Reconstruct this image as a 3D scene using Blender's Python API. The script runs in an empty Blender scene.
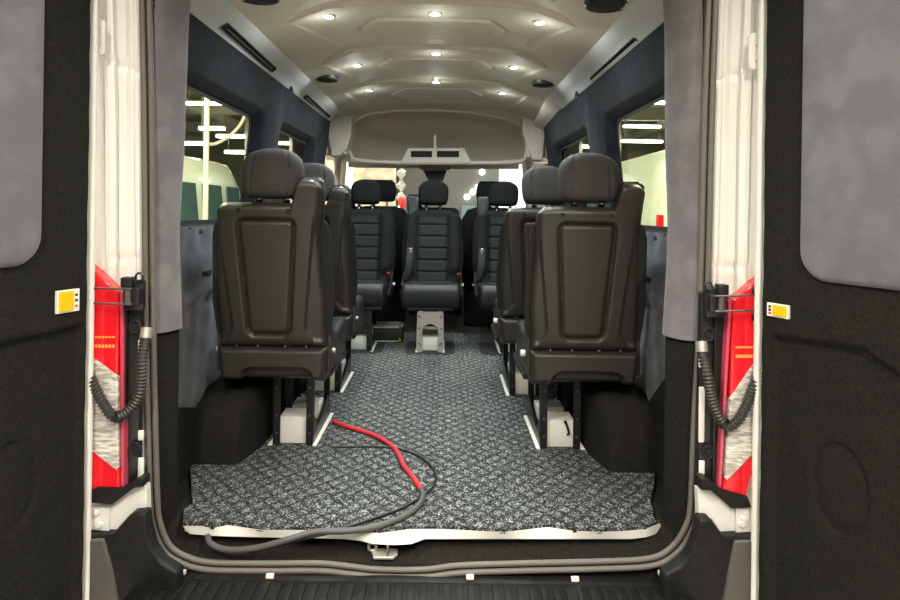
import bpy, bmesh, math, random
import numpy as np
from mathutils import Vector, Matrix
random.seed(7)
scene = bpy.context.scene
col = scene.collection
R = math.radians

# ------------------------------------------------------------------ camera
F = 650.0
CAM = Vector((0.06, 0.0, 0.95))
PSI, THETA, RHO = 0.0, 0.0, R(0.8)      # level camera, vertical lens shift
fwd = Vector((math.sin(PSI)*math.cos(THETA), math.cos(PSI)*math.cos(THETA), -math.sin(THETA)))
r0 = Vector((math.cos(PSI), -math.sin(PSI), 0)); u0 = r0.cross(fwd)
rt = r0*math.cos(RHO) + u0*math.sin(RHO)
up = u0*math.cos(RHO) - r0*math.sin(RHO)
cd = bpy.data.cameras.new('camera'); cam = bpy.data.objects.new('camera', cd); col.objects.link(cam)
M = Matrix((rt, up, -fwd)).transposed().to_4x4(); M.translation = CAM
cam.matrix_world = M
cd.sensor_width = 36; cd.lens = F*36/900; cd.shift_x = 6/900; cd.shift_y = -90/900; cd.clip_start = 0.05; cd.clip_end = 200
scene.camera = cam
def ray(px, py): return fwd + rt*((px-444)/F) + up*((210-py)/F)
def atY(px, py, Y): d = ray(px, py); t = (Y-CAM.y)/d.y; return CAM + d*t
def atZ(px, py, Z): d = ray(px, py); t = (Z-CAM.z)/d.z; return CAM + d*t
def atX(px, py, X): d = ray(px, py); t = (X-CAM.x)/d.x; return CAM + d*t

# ------------------------------------------------------------------ materials
def mat(name, color, rough=.6, metal=0, noise=None, bump=None, emit=None, sheen=0, coat=0, spec=.5, trans=0, stretch=(1,1,1)):
    m = bpy.data.materials.new(name); m.use_nodes = True
    nt = m.node_tree; b = nt.nodes['Principled BSDF']
    b.inputs['Base Color'].default_value = (*color, 1); b.inputs['Roughness'].default_value = rough
    b.inputs['Metallic'].default_value = metal; b.inputs['Specular IOR Level'].default_value = spec
    b.inputs['Sheen Weight'].default_value = sheen; b.inputs['Coat Weight'].default_value = coat
    b.inputs['Transmission Weight'].default_value = trans
    if emit: b.inputs['Emission Color'].default_value = (*emit[0], 1); b.inputs['Emission Strength'].default_value = emit[1]
    tc = nt.nodes.new('ShaderNodeTexCoord')
    mp = nt.nodes.new('ShaderNodeMapping'); nt.links.new(tc.outputs['Object'], mp.inputs[0]); mp.inputs['Scale'].default_value = stretch
    if noise:   # (scale, second colour, low, high)
        n = nt.nodes.new('ShaderNodeTexNoise'); n.inputs['Scale'].default_value = noise[0]; n.inputs['Detail'].default_value = 4
        nt.links.new(mp.outputs[0], n.inputs['Vector'])
        cr = nt.nodes.new('ShaderNodeValToRGB'); cr.color_ramp.elements[0].position = noise[2]; cr.color_ramp.elements[1].position = noise[3]
        cr.color_ramp.elements[0].color = (*color, 1); cr.color_ramp.elements[1].color = (*noise[1], 1)
        nt.links.new(n.outputs[0], cr.inputs[0]); nt.links.new(cr.outputs[0], b.inputs['Base Color'])
    if bump:    # (scale, strength)
        n = nt.nodes.new('ShaderNodeTexNoise'); n.inputs['Scale'].default_value = bump[0]; n.inputs['Detail'].default_value = 3
        nt.links.new(mp.outputs[0], n.inputs['Vector'])
        bp = nt.nodes.new('ShaderNodeBump'); bp.inputs['Strength'].default_value = bump[1]; bp.inputs['Distance'].default_value = .004
        nt.links.new(n.outputs[0], bp.inputs['Height']); nt.links.new(bp.outputs[0], b.inputs['Normal'])
    return m
def glass_mat(name, tint, refl=.05):
    m = bpy.data.materials.new(name); m.use_nodes = True; nt = m.node_tree; nt.nodes.clear()
    o = nt.nodes.new('ShaderNodeOutputMaterial'); mix = nt.nodes.new('ShaderNodeMixShader')
    t = nt.nodes.new('ShaderNodeBsdfTransparent'); t.inputs[0].default_value = (*tint, 1)
    g = nt.nodes.new('ShaderNodeBsdfGlossy'); g.inputs['Roughness'].default_value = .02
    mix.inputs[0].default_value = refl
    nt.links.new(t.outputs[0], mix.inputs[1]); nt.links.new(g.outputs[0], mix.inputs[2])
    nt.links.new(mix.outputs[0], o.inputs[0]); return m
def carpet_mat():
    m = bpy.data.materials.new('speckled_carpet'); m.use_nodes = True; nt = m.node_tree; N = nt.nodes; L = nt.links
    b = N['Principled BSDF']; b.inputs['Roughness'].default_value = .95; b.inputs['Specular IOR Level'].default_value = .1
    tc = N.new('ShaderNodeTexCoord')
    n1 = N.new('ShaderNodeTexNoise'); n1.inputs['Scale'].default_value = 210; n1.inputs['Detail'].default_value = 3; n1.inputs['Roughness'].default_value = .7
    L.new(tc.outputs['Object'], n1.inputs['Vector'])
    # diamond lattice woven in the pile
    sp = N.new('ShaderNodeSeparateXYZ')
    nw = N.new('ShaderNodeTexNoise'); nw.inputs['Scale'].default_value = 14
    L.new(tc.outputs['Object'], nw.inputs['Vector'])
    wm = N.new('ShaderNodeMixRGB'); wm.blend_type = 'LINEAR_LIGHT'; wm.inputs[0].default_value = .012
    L.new(tc.outputs['Object'], wm.inputs[1]); L.new(nw.outputs[1], wm.inputs[2]); L.new(wm.outputs[0], sp.inputs[0])
    def line(sign):
        s = N.new('ShaderNodeMath'); s.operation = 'MULTIPLY_ADD'; s.inputs[1].default_value = sign*1.0
        L.new(sp.outputs[0], s.inputs[0]); 
        y = N.new('ShaderNodeMath'); y.operation = 'MULTIPLY'; y.inputs[1].default_value = .85; L.new(sp.outputs[1], y.inputs[0]); L.new(y.outputs[0], s.inputs[2])
        k = N.new('ShaderNodeMath'); k.operation = 'MULTIPLY'; k.inputs[1].default_value = math.pi/.060; L.new(s.outputs[0], k.inputs[0])
        c = N.new('ShaderNodeMath'); c.operation = 'COSINE'; L.new(k.outputs[0], c.inputs[0])
        a = N.new('ShaderNodeMath'); a.operation = 'ABSOLUTE'; L.new(c.outputs[0], a.inputs[0])
        p = N.new('ShaderNodeMath'); p.operation = 'POWER'; p.inputs[1].default_value = 5; L.new(a.outputs[0], p.inputs[0]); return p
    mx = N.new('ShaderNodeMath'); mx.operation = 'MAXIMUM'; L.new(line(1).outputs[0], mx.inputs[0]); L.new(line(-1).outputs[0], mx.inputs[1])
    sb = N.new('ShaderNodeMath'); sb.operation = 'MULTIPLY_ADD'; sb.inputs[1].default_value = -.075; L.new(mx.outputs[0], sb.inputs[0]); L.new(n1.outputs[0], sb.inputs[2])
    cr = N.new('ShaderNodeValToRGB'); e = cr.color_ramp.elements
    e[0].position = .40; e[0].color = (.014, .015, .015, 1); e[1].position = .64; e[1].color = (.50, .53, .53, 1)
    x = e.new(.49); x.color = (.055, .059, .061, 1)
    L.new(sb.outputs[0], cr.inputs[0]); L.new(cr.outputs[0], b.inputs['Base Color'])
    bp = N.new('ShaderNodeBump'); bp.inputs['Strength'].default_value = .7; bp.inputs['Distance'].default_value = .006
    L.new(sb.outputs[0], bp.inputs['Height']); L.new(bp.outputs[0], b.inputs['Normal'])
    return m
MT = {}
MT['carpet'] = carpet_mat()
MT['felt'] = mat('black_felt', (.014,.013,.011), .97, noise=(160,(.030,.028,.024),.45,.8), bump=(260,.3), spec=.1)
MT['door_felt'] = mat('door_felt', (.013,.0125,.0105), .97, noise=(150,(.026,.025,.021),.45,.8), bump=(240,.3), spec=.1)
MT['pad'] = mat('grey_suede_pad', (.128,.125,.142), .92, noise=(9,(.16,.157,.175),.45,.62), bump=(300,.2), sheen=.2, spec=.15)
MT['pillar'] = mat('mauve_suede', (.155,.142,.152), .92, noise=(11,(.195,.18,.19),.45,.6), bump=(300,.2), sheen=.2, spec=.15)
MT['navy'] = mat('navy_suede', (.010,.012,.016), .93, noise=(13,(.015,.018,.023),.45,.62), sheen=.04, spec=.15, bump=(300,.15))
MT['wallgrey'] = mat('slate_suede', (.060,.063,.078), .93, noise=(12,(.085,.088,.106),.45,.6), sheen=.2, spec=.15, bump=(300,.15))
MT['beige'] = mat('beige_headliner', (.53,.475,.395), .62, noise=(25,(.56,.50,.42),.4,.6), bump=(500,.06), spec=.4)
MT['panel'] = mat('pale_trim_panel', (.48,.48,.46), .5, bump=(600,.05))
MT['pocket'] = mat('shelf_lining', (.52,.47,.39), .85, bump=(300,.1))
MT['white'] = mat('white_paint', (.74,.715,.665), .28, coat=.3, noise=(3,(.77,.745,.70),.4,.6))
MT['cream'] = mat('cream_plastic', (.85,.79,.66), .5)
MT['whitebox'] = mat('white_coated_metal', (.84,.82,.75), .4)
MT['shell'] = mat('brown_black_plastic', (.030,.0255,.021), .40, bump=(700,.08), spec=.5)
MT['shell2'] = mat('dark_seat_plastic', (.026,.0225,.019), .42, bump=(700,.08))
MT['fabric'] = mat('charcoal_seat_fabric', (.010,.011,.011), .9, noise=(260,(.026,.028,.028),.42,.64), bump=(500,.25), spec=.2)
MT['fabricin'] = mat('charcoal_seat_insert', (.018,.019,.019), .9, noise=(240,(.048,.051,.050),.42,.62), bump=(400,.3), spec=.2)
MT['headfab'] = mat('headrest_cover', (.032,.029,.027), .75, noise=(220,(.048,.044,.041),.4,.66), bump=(420,.2), spec=.35)
MT['leather'] = mat('black_leatherette', (.010,.012,.012), .48, bump=(160,.12))
MT['black'] = mat('black_plastic', (.012,.012,.012), .38)
MT['blackm'] = mat('black_matte', (.008,.008,.008), .85)
MT['cab'] = mat('cab_seat_fabric', (.013,.014,.015), .9, bump=(300,.2), spec=.2)
MT['rubber'] = mat('seal_rubber', (.13,.115,.098), .55, bump=(200,.1))
MT['bumper'] = mat('bumper_plastic', (.009,.0085,.008), .5, noise=(30,(.014,.0135,.0125),.4,.65), bump=(90,.15), spec=.25)
MT['chrome'] = mat('bright_metal', (.75,.73,.70), .25, metal=1)
MT['galv'] = mat('galvanised_steel', (.55,.52,.47), .45, metal=.7)
MT['darksteel'] = mat('dark_steel', (.14,.13,.12), .4, metal=.6)
MT['lit_steel'] = mat('lit_pedestal_steel', (.52,.46,.41), .42, metal=.45)  # lit look of the middle pedestal put into its colour; the others stay black
MT['alu'] = mat('brushed_aluminium', (.6,.57,.53), .35, metal=.8)
MT['red'] = mat('red_lens', (.80,.012,.022), .18, coat=.6, emit=((1,.01,.03),.10))
MT['red'].node_tree.nodes['Principled BSDF'].inputs['Emission Strength'].default_value = 0
MT['clear'] = mat('clear_ribbed_lens', (.42,.38,.34), .15, coat=.6, noise=(45,(.80,.76,.70),.42,.6), bump=(60,.9), stretch=(.6,1,3))
MT['pinkred'] = mat('pink_red_lens', (.62,.07,.12), .2, coat=.5)
MT['amber'] = mat('amber_lens', (.9,.42,.08), .25)
MT['yellow'] = mat('amber_reflector', (.90,.50,.01), .35)
MT['redcable'] = mat('red_cable_sleeve', (.62,.03,.04), .45)
MT['greycable'] = mat('grey_cable_sleeve', (.075,.075,.072), .5)
MT['redbutton'] = mat('red_button', (.8,.03,.03), .4)
MT['belt'] = mat('seat_belt_webbing', (.020,.026,.027), .7, bump=(600,.2))
MT['glass'] = glass_mat('side_glass', (.80,.86,.68))
MT['shield'] = glass_mat('windscreen_glass', (.95,.98,.93))
MT['lamp'] = mat('downlight_lens', (1,1,1), emit=((.93,1,1), 30))
MT['strip'] = mat('fluorescent_tube', (1,1,1), emit=((1,.97,.88), 14))
MT['hallfloor'] = mat('hall_floor', (.40,.38,.35), .5, noise=(2,(.46,.44,.40),.4,.6))
MT['hallwall'] = mat('hall_wall', (.30,.31,.24), .9)
MT['hallceil'] = mat('hall_ceiling', (.40,.42,.31), .9)
MT['steel'] = mat('painted_beam', (.42,.42,.34), .6)
MT['vanwhite'] = mat('van_white', (.62,.66,.56), .3, coat=.3)
MT['vanglass'] = mat('dark_van_glass', (.06,.12,.13), .1, spec=.6)
MT['bright'] = mat('lit_window', (1,1,1), emit=((.80,.95,1), .95))
MT['greywall'] = mat('grey_booth_wall', (.17,.17,.165), .7)
MT['creamwall'] = mat('cream_booth_wall', (.72,.66,.50), .8, noise=(6,(.5,.42,.3),.4,.6))
MT['foil'] = mat('clear_foil_strip', (.62,.62,.58), .15, metal=.6, bump=(14,1.0))
MT['bulb'] = mat('round_lamp', (1,1,1), emit=((1,.97,.9), 4))
MT['blue'] = mat('pale_blue_panel', (.2,.28,.36), .6)

# ------------------------------------------------------------------ object helpers
def link(name, me, m, parent=None, smooth=True, autosm=None):
    o = bpy.data.objects.new(name, me); col.objects.link(o)
    if m is not None: me.materials.append(m if not isinstance(m, str) else MT[m])
    if smooth:
        for p in me.polygons: p.use_smooth = True
        if autosm is None: autosm = 38
        try:
            me.set_sharp_from_angle(angle=R(autosm))
        except Exception: pass
    if parent: o.parent = parent
    return o
def tag(o, label=None, cat=None, group=None, kind=None):
    if label: o['label'] = label
    if cat: o['category'] = cat
    if group: o['group'] = group
    if kind: o['kind'] = kind
    return o
def empty(name, loc=(0,0,0), rz=0, label=None, cat=None, group=None, kind=None):
    o = bpy.data.objects.new(name, None); o.empty_display_size = .05; col.objects.link(o)
    o.location = loc; o.rotation_euler = (0,0,rz); tag(o, label, cat, group, kind); return o
class MB:
    def __init__(s): s.bm = bmesh.new()
    def poly(s, pts):
        return s.bm.faces.new([s.bm.verts.new(p) for p in pts])
    def box(s, c, d, bev=0, seg=2, rot=None):
        r = bmesh.ops.create_cube(s.bm, size=1); vs = r['verts']
        for v in vs: v.co = Vector((v.co.x*d[0], v.co.y*d[1], v.co.z*d[2]))
        if bev > 0:
            es = list({e for v in vs for e in v.link_edges})
            g = bmesh.ops.bevel(s.bm, geom=es, offset=bev, segments=seg, profile=.5, affect='EDGES')
            vs = list({v for f in g['faces'] for v in f.verts} | {v for v in vs if v.is_valid})
            # every vertex of this island
            seen = set(vs); st = list(vs)
            while st:
                v = st.pop()
                for e in v.link_edges:
                    w = e.other_vert(v)
                    if w not in seen: seen.add(w); st.append(w)
            vs = list(seen)
        q = rot.to_matrix() if rot is not None else Matrix.Identity(3)
        for v in vs: v.co = q @ v.co + Vector(c)
        return s
    def bar(s, a, b, w, h, bev=0, upv=(0,0,1)):
        a, b = Vector(a), Vector(b); d = b-a; L = d.length; y = d.normalized(); u = Vector(upv)
        x = y.cross(u)
        if x.length < 1e-4: x = y.cross(Vector((1,0,0)))
        x.normalize(); z = x.cross(y)
        m = Matrix((x, y, z)).transposed()
        s.box((a+b)/2, (w, L, h), bev, rot=m.to_quaternion()); return s
    def tube(s, pts, r, n=10, cap=True, closed=False):
        pts = [Vector(p) for p in pts]; m = len(pts); rings = []
        pt = None; nrm = None
        for i, p in enumerate(pts):
            a = pts[(i-1) % m] if (closed or i > 0) else pts[i]
            b = pts[(i+1) % m] if (closed or i < m-1) else pts[i]
            t = (b-a).normalized()
            if nrm is None:
                nrm = t.orthogonal().normalized()
            else:
                nrm = (nrm - t*nrm.dot(t)).normalized()
            bi = t.cross(nrm); rr = r[i] if hasattr(r, '__len__') else r
            rings.append([s.bm.verts.new(p + (nrm*math.cos(2*math.pi*k/n) + bi*math.sin(2*math.pi*k/n))*rr) for k in range(n)])
        for i in range(m if closed else m-1):
            A, B = rings[i], rings[(i+1) % m]
            for k in range(n): s.bm.faces.new((A[k], A[(k+1)%n], B[(k+1)%n], B[k]))
        if cap and not closed: s.bm.faces.new(rings[0][::-1]); s.bm.faces.new(rings[-1])
        return s
    def cyl(s, c, axis, r, h, n=20, r2=None):
        a = Vector(axis).normalized(); c = Vector(c)
        return s.tube([c-a*h/2, c+a*h/2], [r, r if r2 is None else r2], n)
    def rings(s, rs, closed=True, cap0=False, cap1=False):
        R_ = [[s.bm.verts.new(p) for p in r] for r in rs]; n = len(R_[0])
        for A, B in zip(R_[:-1], R_[1:]):
            for k in range(n if closed else n-1): s.bm.faces.new((A[k], A[(k+1)%n], B[(k+1)%n], B[k]))
        if cap0: s.bm.faces.new(R_[0][::-1])
        if cap1: s.bm.faces.new(R_[-1])
        return s
    def prism(s, pts, off):
        off = Vector(off); A = [s.bm.verts.new(p) for p in pts]; B = [s.bm.verts.new(Vector(p)+off) for p in pts]; n = len(A)
        s.bm.faces.new(A[::-1]); s.bm.faces.new(B)
        for k in range(n): s.bm.faces.new((A[k], A[(k+1)%n], B[(k+1)%n], B[k]))
        return s
    def build(s, name, m, parent=None, smooth=True, bevel=0, autosm=None):
        bmesh.ops.recalc_face_normals(s.bm, faces=s.bm.faces)
        me = bpy.data.meshes.new(name); s.bm.to_mesh(me); s.bm.free()
        o = link(name, me, m, parent, smooth, autosm)
        if bevel:
            b = o.modifiers.new('b', 'BEVEL'); b.width = bevel; b.segments = 2; b.limit_method = 'ANGLE'; b.angle_limit = R(35)
        return o
def np_slab(name, P, Q, m, parent=None, autosm=50):
    """closed slab between two (nu,nv,3) grids that share an outline"""
    nu, nv = P.shape[:2]
    V = np.concatenate([P.reshape(-1,3), Q.reshape(-1,3)]); n = nu*nv
    faces = []
    for i in range(nu-1):
        for j in range(nv-1):
            a, b, c, d = i*nv+j, (i+1)*nv+j, (i+1)*nv+j+1, i*nv+j+1
            faces.append((a,b,c,d)); faces.append((a+n,d+n,c+n,b+n))
    bd = [(i,0) for i in range(nu)] + [(nu-1,j) for j in range(1,nv)] + [(i,nv-1) for i in range(nu-2,-1,-1)] + [(0,j) for j in range(nv-2,0,-1)]
    for k in range(len(bd)):
        a = bd[k][0]*nv+bd[k][1]; b = bd[(k+1)%len(bd)][0]*nv+bd[(k+1)%len(bd)][1]
        faces.append((b,a,a+n,b+n))
    me = bpy.data.meshes.new(name); me.from_pydata(V.tolist(), [], faces); me.update()
    bm = bmesh.new(); bm.from_mesh(me); bmesh.ops.recalc_face_normals(bm, faces=bm.faces); bm.to_mesh(me); bm.free()
    return link(name, me, m, parent, True, autosm)
def np_grid(name, P, m, parent=None, autosm=50):
    nu, nv = P.shape[:2]; I, J = np.meshgrid(np.arange(nu-1), np.arange(nv-1), indexing='ij')
    a = (I*nv+J).ravel(); f = np.stack([a, a+nv, a+nv+1, a+1], 1)
    me = bpy.data.meshes.new(name); me.from_pydata(P.reshape(-1,3).tolist(), [], f.tolist()); me.update()
    return link(name, me, m, parent, True, autosm)
def sstep(a, b, x):
    t = np.clip((x-a)/(b-a), 0, 1); return t*t*(3-2*t)
def rrect(cx, cy, w, h, r, n=6):
    """rounded rectangle outline, 4*(n+1) points, counter-clockwise"""
    pts = []
    for qx, qy, a0 in ((1,1,0), (-1,1,90), (-1,-1,180), (1,-1,270)):
        for k in range(n+1):
            a = R(a0 + 90*k/n); pts.append((cx+qx*(w/2-r)+r*math.cos(a), cy+qy*(h/2-r)+r*math.sin(a)))
    return pts
def smooth_path(pts, per=8):
    pts = [Vector(p) for p in pts]; out = []
    for i in range(len(pts)-1):
        p0 = pts[max(i-1,0)]; p1 = pts[i]; p2 = pts[i+1]; p3 = pts[min(i+2,len(pts)-1)]
        for k in range(per):
            t = k/per
            out.append(.5*((2*p1)+(p2-p0)*t+(2*p0-5*p1+4*p2-p3)*t*t+(3*p1-p0-3*p2+p3)*t**3))
    out.append(pts[-1]); return out

# ------------------------------------------------------------------ interior shell of the minibus
Y0, YH, YE = 1.90, 4.86, 6.35          # rear opening, end of headliner, nose of cab
def wx(z):                               # half width of the side lining at height z
    return float(np.interp(z, [0,.9,1.1,1.4,1.60,1.75], [.875,.87,.855,.815,.775,.66]))

# floor carpet with a cut rear edge
edge_px = [(183,527),(200,527),(213,529),(228,526),(248,529),(262,531),(300,531),(345,532),(380,534),(410,530),(445,530),(480,532),(505,533),(530,530),(548,528),(575,532),(600,533),(625,532),(645,530),(660,524)]
ez = [atZ(x, y, 0.0) for x, y in edge_px]
mb = MB()
back = [Vector((-.88,5.0,0)), Vector((.88,5.0,0))]
lft = [(-.735,2.02),(-.722,2.06),(-.75,2.12),(-.79,2.22),(-.85,2.36)]
rgt = [(.718,1.985),(.722,2.02),(.735,2.06),(.745,2.12),(.80,2.25),(.84,2.36)]
outline = [Vector((e.x, e.y, .012)) for e in ez] + [Vector((x,y,.012)) for x,y in rgt] + [Vector((.875,4.96,.012)), Vector((-.875,4.96,.012))] + [Vector((x,y,.012)) for x,y in lft[::-1]]
mb.prism(outline, (0,0,-.014))
fl = mb.build('floor', 'carpet', smooth=False); tag(fl, 'dark grey speckled carpet floor with diamond weave', 'floor', kind='structure')
# black felt over the threshold, sides and the step down to the sill
mb = MB()
prof = [(4.98,-.004),(2.6,-.004),(1.985,-.006),(1.955,-.03),(1.93,-.06),(1.885,-.075),(1.875,-.11)]
xs = np.linspace(-.92,.92,24)
G = np.array([[(x, y, z) for (y,z) in prof] for x in xs])
o = np_grid('trim_1', G, 'felt'); tag(o, 'black felt lining over the rear threshold below the carpet edge', 'lining', kind='structure')
# white edging strip under the carpet edge
lo_px = [(190,534),(215,536),(250,537),(300,538),(345,539),(362,541),(372,544),(395,545),(412,544),(424,539),(470,539),(520,539),(570,539),(632,539),(648,537),(662,531)]
lo = [atZ(x, y, -.02) for x, y in lo_px]
def resample(pts, n):
    pts = [Vector(p) for p in pts]; d = [0]
    for a, b in zip(pts[:-1], pts[1:]): d.append(d[-1]+(b-a).length)
    t = np.linspace(0, d[-1], n)
    return [Vector((np.interp(k, d, [p.x for p in pts]), np.interp(k, d, [p.y for p in pts]), np.interp(k, d, [p.z for p in pts]))) for k in t]
A = resample([Vector((e.x, e.y+.012, .003)) for e in ez], 60); A2 = resample([Vector((e.x, e.y-.001, .003)) for e in ez], 60)
B = resample(lo, 60); B2 = [p+Vector((0,.012,-.006)) for p in B]; A3 = [p+Vector((0,0,-.02)) for p in A]
mb = MB(); mb.rings([A, A2, B, B2, A3, A], closed=False)
o = mb.build('trim_2', mat('white_edging', (.62,.59,.54), .5)); tag(o, 'off-white edging strip along the cut rear edge of the carpet', 'edging strip', kind='structure')

# cab floor
mb = MB(); mb.box((0,5.7,-.03), (1.8,1.5,.04)); o = mb.build('trim_3','blackm', smooth=False); tag(o,'black cab floor covering in front of the carpet','floor covering',kind='structure')

# lower side linings (grey suede down to the black wheel boxes)
for s, side in ((-1,'left'), (1,'right')):
    ny, nz = 170, 60
    ys = np.linspace(1.97, 4.9, ny); zs = np.linspace(-.01, .875, nz)
    Yg, Zg = np.meshgrid(ys, zs, indexing='ij')
    base = np.interp(Zg, [0,.9], [.872,.868])
    # recessed lower field, raised armrest moulding with seam lines
    arm = sstep(.60,.64,Zg)*(1-sstep(.74,.80,Zg))*sstep(2.30,2.42,Yg)*(1-sstep(3.25,3.4,Yg))
    base = base - .035*arm - .045*sstep(.0,.35,Zg)*(1-sstep(.60,.66,Zg))*.6
    seam = np.exp(-((Zg-.59-.03*(Yg-2.3))/.006)**2)*.008 + np.exp(-((Yg-2.62-.1*(Zg-.6))/.008)**2)*.006*(Zg<.62)
    wr = .004*np.sin(Yg*37+Zg*23)*np.sin(Zg*31-Yg*11)*(1-arm)
    X = s*(base+seam+wr)
    o = np_grid('wall_'+side, np.stack([X,Yg,Zg],-1), 'wallgrey')
    tag(o, f'slate grey suede side lining below the {side} windows', 'wall', kind='structure')
    # black lower flank near the tailgate
    mb = MB(); xi = .80
    poly = [(1.93,-.06),(1.93,.34),(2.10,.30),(2.38,.215),(2.56,.16),(2.58,-.01),(2.02,-.01)]
    if s>0: poly = [(1.93,-.06),(1.93,.56),(2.10,.49),(2.30,.35),(2.53,.17),(2.58,-.01),(2.02,-.01)]
    mb.prism([(s*.868,y,z) for y,z in poly], (-s*.03,0,0))
    wl = mb.build('flank_lining','felt', o)
    wl['label'] = 'black felt flank lining'
    # armrest slot
    mb = MB(); mb.box((s*.834,2.46,.70),(.012,.09,.02),.006)
    mb.build('grab_slot','blackm',o)['label']='black grab recess'

# wheel boxes
def arch(side, s, xin, yn, n):
    mb = MB(); rs = []
    #  section across X at successive Y, rounded shoulder
    for y, h, xi in ((yn,.02,xin+.015),(yn+.006,.09,xin+.008),(yn+.025,.165,xin+.002),(yn+.07,.215,xin-.01),(yn+.18,.25,xin-.03),(yn+.45,.265,xin-.04),(yn+.75,.25,xin-.03),(yn+.92,.17,xin),(yn+.95,.0,xin+.01)):
        r = min(.06, h*.8)
        prof = [(.89,-.0),(.89,h)]
        for k in range(7):
            a = R(90*k/6); prof.append((xi+r-r*math.sin(a), h-r+r*math.cos(a)))
        prof.append((xi-.012,-.0))
        rs.append([(s*x,y,z+.001) for x,z in prof])
    mb.rings(rs, closed=True, cap0=True, cap1=True)
    o = mb.build(n,'felt',autosm=60); tag(o,f'black felt covered wheel box beside the rear {side} seat','wheel box',kind='structure'); return o
arch('left',-1,.685,2.365,'trim_4'); arch('right',1,.675,2.345,'trim_5')

# window surrounds: sculpted suede frame around each opening, lofted from the lining face to the glass
def surround(s, y0, y1, z0, z1, gy0, gy1, gz0, gz1, lip=.05):
    """rings in the (Y,Z) plane; s = side sign"""
    n = 6
    def to3(pts, dx): return [(s*(wx(z)+dx), y, z) for y, z in pts]
    def outer():
        pts = []
        rr = rrect((y0+y1)/2,(z0+z1)/2,y1-y0,z1-z0,.001,n)
        return rr
    def rr(a0,a1,b0,b1,r): return rrect((a0+a1)/2,(b0+b1)/2,a1-a0,b1-b0,r,n)
    rg = [to3(outer(),.02), to3(outer(),0),
          to3(rr(gy0-lip,gy1+lip,gz0-lip*.8,gz1+lip*.9,.085),0),
          to3(rr(gy0-lip*.8,gy1+lip*.8,gz0-lip*.62,gz1+lip*.7,.08),.010),
          to3(rr(gy0-.008,gy1+.008,gz0-.008,gz1+.008,.06),.040),
          to3(rr(gy0-.004,gy1+.004,gz0-.004,gz1+.004,.06),.050)]
    return rg, to3(rr(gy0-.004,gy1+.004,gz0-.004,gz1+.004,.06),.050), to3(rr(gy0+.012,gy1-.012,gz0+.012,gz1-.012,.05),.050)
WZ0, WZ1 = .885, 1.385
wn = 1
wins = [(-1,1.97,3.34,2.02,3.12),(-1,3.34,4.75,3.52,4.36),(1,1.97,3.34,2.02,3.08),(1,3.34,4.75,3.52,4.55)]
names = ['left side window behind the second row','left side window ahead of the second row','right side window behind the second row','right side window ahead of the second row']
for (s,a,b,g0,g1), nm in zip(wins,names):
    rg, r0_, r1_ = surround(s,a,b,.872,1.588,g0,g1,WZ0+.0,WZ1,lip=.05)
    mb = MB(); mb.rings(rg)
    o = mb.build('window_%d'%wn,'navy',autosm=40); tag(o,f'navy suede window surround of the {nm}','window',kind='structure')
    mb = MB(); mb.rings([r0_, r1_, [(p[0]+s*.004,p[1],p[2]) for p in r1_], [(p[0]+s*.004,p[1],p[2]) for p in r0_]]); mb.build('gasket','blackm',o)
    mb = MB(); mb.poly([(p[0]+s*.003,p[1],p[2]) for p in r1_]); mb.build('glass','glass',o,smooth=False)['label']='greenish tinted glass'
    wn += 1

# pale upper panels between window surround and headliner
panels = {}
for s, side, yend in ((-1,'left',4.72),(1,'right',4.0)):
    prof = [(.790,1.578),(.776,1.584),(.768,1.598),(.735,1.622),(.700,1.643),(.690,1.660)]
    ys = np.linspace(1.93,yend,40)
    P = np.array([[(s*x,y,z) for x,z in prof] for y in ys]); Q = np.array([[(s*(x+.012),y,z+.012) for x,z in prof] for y in ys])
    o = np_slab('trim_%d'%(6 if s<0 else 7), P, Q, 'panel', autosm=60)
    tag(o, f'pale grey cornice panel above the {side} windows','cornice',kind='structure'); panels[s]=o
# right front corner, curved beige filler ahead of the right cornice; navy header runs on below
P = np.array([[(x+.03*(y-4.0),y,z-.06*max(0,y-4.0)**1.2) for x,z in [(.790,1.588),(.768,1.598),(.735,1.622),(.700,1.643),(.690,1.660)]] for y in np.linspace(4.0,4.9,14)])
Q = P+np.array([.014,0,.012]); o = np_slab('trim_8',P,Q,'beige'); tag(o,'beige headliner corner ahead of the right cornice','cornice',kind='structure')

# ceiling with pressed relief
NX, NY = 340, 480
xs = np.linspace(-.712,.712,NX); ys = np.linspace(1.88,YH,NY)
Xg, Yg = np.meshgrid(xs, ys, indexing='ij'); AX = np.abs(Xg)
Zb = 1.742 - .055*(AX/.6)**2.7
Zb = Zb - .02*np.clip((Yg-4.3)/.5,0,1)**2
zig = np.interp(Yg, [1.8,1.98,2.39,2.6,3.07,3.34,3.84,4.13,4.97], [.44,.57,.44,.575,.44,.58,.46,.59,.52])
Zb = Zb + .013*sstep(-.007,.007,zig-AX)
def ridge(yc, yw):      # distance ahead of a transverse pressing line
    yl = np.where(AX<.40, yc+.02*(AX/.4)**2, yc+.02+(yw-yc-.02)*(AX-.40)/.18)
    return Yg-yl
ins = sstep(-.01,.01,zig-AX)
for yc, yw in ((1.83,1.98),(2.48,2.60),(3.18,3.34),(3.98,4.13)):
    d = ridge(yc,yw); Zb += ins*( -.020*np.exp(-np.clip(d,0,9)/.12)*sstep(-.008,.008,d) )
def hexd(cy, w, h):
    # elongated hexagon signed distance (approx.)
    dx = AX; dy = np.abs(Yg-cy)
    return np.maximum(dy-h/2, (dx-(w/2)) + (dy)*0.55)
for cy, h in ((2.89,.30),(3.63,.36),(4.50,.42)):
    d = hexd(cy,.66,h); Zb += .020*np.exp(-((d)/.0075)**2)*(1+.8*(Yg<cy)) - .004*sstep(.006,-.006,d)
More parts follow.
